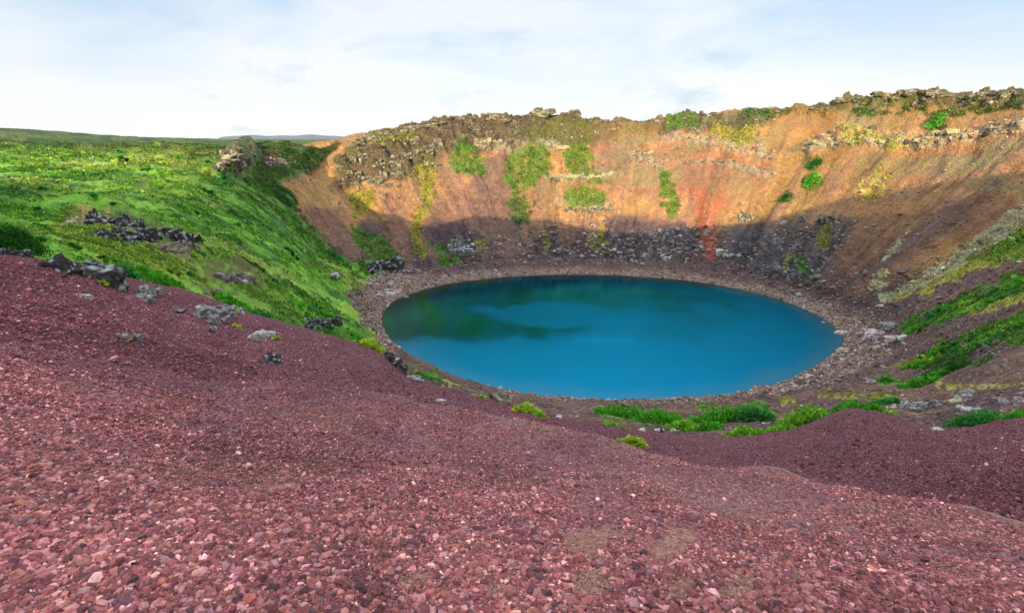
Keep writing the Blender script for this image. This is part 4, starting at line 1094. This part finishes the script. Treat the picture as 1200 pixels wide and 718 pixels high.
many('rim_rock', 'olive', along([(950,127),(1000,117),(1040,111),(1100,112),(1200,109)], 30, 4, 3, 6, 15, .7), 'weathered block on the right part of the rim', 'blocks on the right part of the rim', 14.3)
for pts, hp, tone, lab in L_:
    many('ledge_block', tone, along(pts, max(3, int((pts[-1][0] - pts[0][0]) / 5)), .6, .6, hp * .85, hp * 1.2, .9), 'block of the ' + lab, lab, 13.9)
cl_ = [(rs.uniform(392, 470), rs.uniform(185, 222)) for k in range(24)] + [(rs.uniform(470, 520), rs.uniform(158, 200)) for k in range(14)]
many('crag_block', 'olive', [(x, y, rs.uniform(5, 12), rs.uniform(5, 10)) for x, y in cl_], 'lichened block of the dark crag on the left part of the wall', 'blocks of the dark crag on the wall', 14.0)
sp = []
for k in range(60):
    x = rs.choice([rs.uniform(600, 720), rs.uniform(690, 860), rs.uniform(540, 880)]); y = 302 - abs(rs.gauss(0, 14)); w_ = 2.5 + 5 * rs.random() ** 3; sp.append((x, y, w_, w_ * .75))
many('fallen_boulder', 'pale', sp, 'pale fallen boulder at the foot of the far wall', 'pale fallen boulders at the foot of the far wall', 13.0)
sp = []
for k in range(45):
    x = rs.uniform(412, 480); y = rs.uniform(322, 352) + max(0, (440 - x)) * .3; w_ = 3.5 + 8 * rs.random() ** 3; sp.append((x, y, w_, w_ * .55))
many('shore_boulder', 'pink', sp, 'pinkish boulder strewn on the left shore of the lake', 'boulders on the left shore', 11.0)
sp = []
for k in range(30):
    a = rs.random(); x = 940 + 70 * a + rs.uniform(-10, 12); y = 350 + 48 * a + rs.uniform(-10, 12); w_ = 3 + 6 * rs.random() ** 3; sp.append((x, y, w_, w_ * .6))
many('shore_boulder', 'pink', sp, 'pale boulder strewn on the right shore of the lake', 'boulders on the right shore', 11.0)
sp = [(rs.uniform(760, 790), rs.uniform(258, 300), 4 + 3 * rs.random(), 4) for k in range(14)] + [(rs.uniform(780, 830), rs.uniform(268, 296), 3.5 + 4 * rs.random(), 3.5) for k in range(20)]
many('fallen_boulder', 'grey', sp, 'grey fallen boulder in the dark scree left of the red streak', 'grey fallen boulders in the dark scree', 13.9)
print('rocks done')

# ------------------------------------------------------------------ shrubs, cushions and ferns
GC = {'g': (.11,.40,.03), 'y': (.45,.60,.05), 'd': (.035,.15,.02), 'b': (.07,.30,.06), 'l': (.24,.50,.04)}
M_stem = mat_attr('woody_stem', .9)
def shrub(name, px, py, wpx, hpx, c, label, cat='shrub', tmin=6.0, group=None, dens=1.0, stems=True):
    g, m_, i, j = place(px, py, tmin)
    W = wpx * m_; Hh = hpx * m_; nc = max(5, int(wpx * hpx / 22 * dens)); r = rng
    th = r.random(nc) * 2 * np.pi; rr = np.sqrt(r.random(nc)) * .5
    x = np.cos(th) * rr * W; y = np.sin(th) * rr * max(W * .5, Hh * .8); edge = 1 - (rr / .5) ** 2
    hz = Hh * .62 * edge * (.3 + .7 * r.random(nc))
    gz = np.array([zat(g.x + a, g.y + b) - g.z for a, b in zip(x, y)]); gz = np.clip(gz, -Hh * 1.2, Hh * 1.2)
    cen = np.stack([x, y, gz + hz], 1); rad = np.full(nc, max(Hh * .26, W * .06)) * (.7 + .6 * r.random(nc))
    base = np.array(GC[c]); cols = base * (1 + r.normal(size=(nc, 1)) * .22) 
    cols = cols * (1 + r.normal(size=(nc, 3)) * .08)
    ls = np.full(nc, 2.3 * m_) * (.8 + .4 * r.random(nc))
    V, Fc, cc = leafcloud(cen, np.tile(np.array([0, 0, 1.0]), (nc, 1)), rad, rad * 1.1, 26, ls, np.clip(cols, .01, .7), .22)
    if stems and wpx >= 16:
        root = bpy.data.objects.new(name, None); C.collection.objects.link(root); root.location = g; tag(root, label, cat, group)
        link('foliage', mesh_from('foliage', V, Fc, M_leaf, cc, False), root)
        sv = []; sf = []; o_ = 0
        for k in range(0, nc, 2):
            b = np.array([x[k] * .35, y[k] * .35, (gz[k]) * .35 - .02]); e = cen[k]; t = .35 * m_
            for q in range(3):
                a = q * 2.094; dxy = np.array([math.cos(a), math.sin(a), 0]) * t
                sv += [b + dxy, e + dxy * .4]
            sf += [(o_, o_ + 2, o_ + 3, o_ + 1), (o_ + 2, o_ + 4, o_ + 5, o_ + 3), (o_ + 4, o_, o_ + 1, o_ + 5)]; o_ += 6
        link('stem', mesh_from('stem', np.array(sv), np.array(sf), M_stem, np.tile([.10, .07, .045], (len(sv), 1)), False), root)
        return root
    o = link(name, mesh_from(name, V, Fc, M_leaf, cc, False)); o.location = g; return tag(o, label, cat, group)
S = [
 ('bush', 14, 292, 62, 36, 'd', 'dark green round bush at the left edge behind the red gravel', 'bush', 6.6, 2.0),
 ('moss_cushion', 283, 386, 14, 7, 'y', 'yellow green moss cushion at the right end of the lumpy grey rocks', 'moss', 5.4, 1),
 ('moss_cushion', 274, 374, 14, 5, 'y', 'small moss patch beside the rock at the herb edge', 'moss', 5.9, 1),
 ('moss_cushion', 325, 399, 13, 6, 'y', 'moss tuft on the pale flat rock', 'moss', 5.2, 1),
 ('moss_cushion', 377, 391, 14, 6, 'y', 'moss tuft in front of the dark rocks on the crest', 'moss', 5.8, 1),
 ('moss_cushion', 127, 337, 14, 5, 'y', 'yellow moss patch under the small black and white rock', 'moss', 5.8, 1),
 ('moss_cushion', 438, 436, 32, 16, 'y', 'bright yellow green cushion left of the steep black crag', 'moss', 5.9, 1.4),
 ('low_shrub', 500, 443, 34, 9, 'g', 'flat green plant patch right of the steep black crag', 'plant', 6.4, 1.2),
 ('moss_cushion', 562, 481, 26, 6, 'l', 'thin yellow green strip before the mossy boulder', 'moss', 5.9, 1),
 ('fern_clump', 622, 500, 34, 20, 'y', 'lime yellow leafy clump on the crest in the middle', 'plant', 5.4, 1.5),
 ('fern_clump', 633, 506, 14, 9, 'l', 'small green tuft under the lime yellow clump', 'plant', 5.3, 1.2),
 ('fern_clump', 742, 522, 38, 14, 'y', 'pale yellow leafy strip on the crest right of the middle', 'plant', 5.0, 1.4),
 ('low_shrub', 718, 508, 30, 6, 'l', 'narrow green strip above the pale yellow leafy strip', 'plant', 5.6, 1.2),
 ('low_shrub', 735, 488, 62, 12, 'g', 'long green shrub left of the grey branch below the lake', 'shrub', 6.6, 1.4),
 ('low_shrub', 773, 496, 52, 17, 'g', 'wide dark green shrub below the lake near shore', 'shrub', 6.6, 1.5),
 ('low_shrub', 801, 505, 30, 15, 'l', 'lime green shrub right of the wide dark green shrub', 'shrub', 6.4, 1.5),
 ('low_shrub', 850, 492, 66, 14, 'g', 'broad green shrub under the middle of the near shore', 'shrub', 6.6, 1.4),
 ('low_shrub', 881, 492, 34, 18, 'b', 'dark rounded shrub at the right end of the broad green shrub', 'shrub', 6.6, 1.5),
 ('low_shrub', 832, 504, 26, 12, 'g', 'small round green shrub in front of the broad shrub', 'shrub', 6.4, 1.4),
 ('low_shrub', 872, 511, 42, 11, 'l', 'low light green plants along the top of the red bank', 'plant', 6.2, 1.3),
 ('low_shrub', 936, 506, 40, 26, 'l', 'bright lime shrub left of the red gravel hump', 'shrub', 6.3, 1.8),
 ('low_shrub', 912, 512, 30, 9, 'l', 'small lime plants left of the bright lime shrub', 'plant', 6.2, 1.2),
 ('low_shrub', 1000, 479, 60, 11, 'g', 'green shrub along the top of the red gravel hump', 'shrub', 6.5, 1.5),
 ('low_shrub', 1034, 489, 34, 9, 'l', 'light green strip down the right side of the red hump', 'plant', 6.3, 1.2),
 ('low_shrub', 1040, 473, 34, 8, 'b', 'dark green shrub behind the right side of the hump', 'shrub', 7.3, 1.3),
 ('low_shrub', 1137, 502, 42, 22, 'b', 'dark green leafy shrub at the top edge of the right red bank', 'shrub', 6.3, 1.8),
 ('low_shrub', 1176, 497, 46, 14, 'g', 'green shrub at the right edge above the red bank', 'shrub', 6.3, 1.5),
 ('low_shrub', 186, 332, 50, 18, 'g', 'vivid green herb clump just behind the red gravel at left', 'plant', 6.6, 1.6),
 ('low_shrub', 155, 326, 36, 14, 'b', 'dark green herb clump at the foot of the mound', 'plant', 6.6, 1.4),
 ('low_shrub', 312, 380, 54, 20, 'b', 'dark green herb bank left of the dark crest rocks', 'plant', 6.6, 1.6),
 ('low_shrub', 275, 362, 50, 16, 'g', 'green herb bank behind the grey lumpy rocks', 'plant', 6.6, 1.5),
 ('low_shrub', 300, 319, 34, 13, 'd', 'dark shrub on the slope right of the mound', 'shrub', 7.6, 1.5),
 ('low_shrub', 350, 362, 50, 14, 'g', 'green herbs on the bank above the left shore', 'plant', 7.6, 1.5),
 ('low_shrub', 410, 396, 44, 12, 'g', 'green plants along the gravel edge near the left shore', 'plant', 6.6, 1.5),
 ('low_shrub', 1042, 448, 22, 8, 'g', 'small green shrub on brown soil below the boulder cluster', 'shrub', 8.4, 1.6),
 ('low_shrub', 1085, 452, 46, 12, 'g', 'green shrub low on the bare brown slope at right', 'shrub', 8.2, 1.6),
 ('low_shrub', 1120, 436, 32, 17, 'd', 'tall dark shrub at the end of the low green strip', 'shrub', 8.4, 1.7),
 ('low_shrub', 1110, 412, 24, 9, 'd', 'dark shrub in the middle of the plant stripes', 'shrub', 8.6, 1.5),
 ('wall_shrub', 919, 236, 12, 8, 'd', 'small dark shrub alone on the orange right wall', 'shrub', 14.0, 1.4),
 ('wall_shrub', 952, 199, 13, 12, 'd', 'upper of the two green shrubs on the right wall', 'shrub', 14.0, 1.4),
 ('wall_shrub', 949, 219, 15, 12, 'g', 'lower of the two green shrubs on the right wall', 'shrub', 14.0, 1.4),
 ('wall_shrub', 1095, 150, 15, 14, 'g', 'green shrub above the cream rock band on the right', 'shrub', 14.0, 1.4),
 ('rim_shrub', 1025, 112, 16, 6, 'd', 'dark shrub on the skyline of the right rim', 'shrub', 14.5, 1.4),
]
for nm, px, py, w_, h_, c, lab, cat, tmin, dn in S:
    if nm == 'low_shrub' and py > 440: w_ *= 1.2; h_ *= 1.35
    shrub(nm, px, py, w_, h_, c, lab, cat, tmin=tmin, dens=dn * 1.2)
k = 0
while k < 75:
    x = rs.uniform(5, 430); y = rs.uniform(172, 390)
    if y > 285 + .27 * x: continue
    g, m_, i, j = place(x, y, 6.6)
    if meadow[i, j] < .8 or bare[i, j] > .3: continue
    k += 1; sc_ = .45 + .55 * (y - 165) / 200
    shrub('meadow_shrub', x, y, rs.uniform(10, 26) * sc_, rs.uniform(5, 10) * sc_, rs.choice('dbgl'), 'low dark green shrub dotted over the left meadow and bank', 'shrub', tmin=6.6, group='shrubs dotted over the left meadow', stems=False, dens=1.8)
for (x0, y0, x1, y1, k) in ((1060,388,1200,335,16),(1065,428,1200,385,18)):
    for q in range(k):
        f = (q + .5) / k; x = x0 + (x1 - x0) * f + rs.uniform(-3, 3); y = y0 + (y1 - y0) * f + rs.uniform(-7, 7)
        shrub('slope_shrub', x, y, rs.uniform(12, 24), rs.uniform(6, 10), rs.choice('gglb'), 'low green shrub in the stripes of plants on the right slope', 'shrub', tmin=8.4, group='shrubs striping the right slope', stems=False, dens=1.6)
print('shrubs done', len(bpy.data.objects))
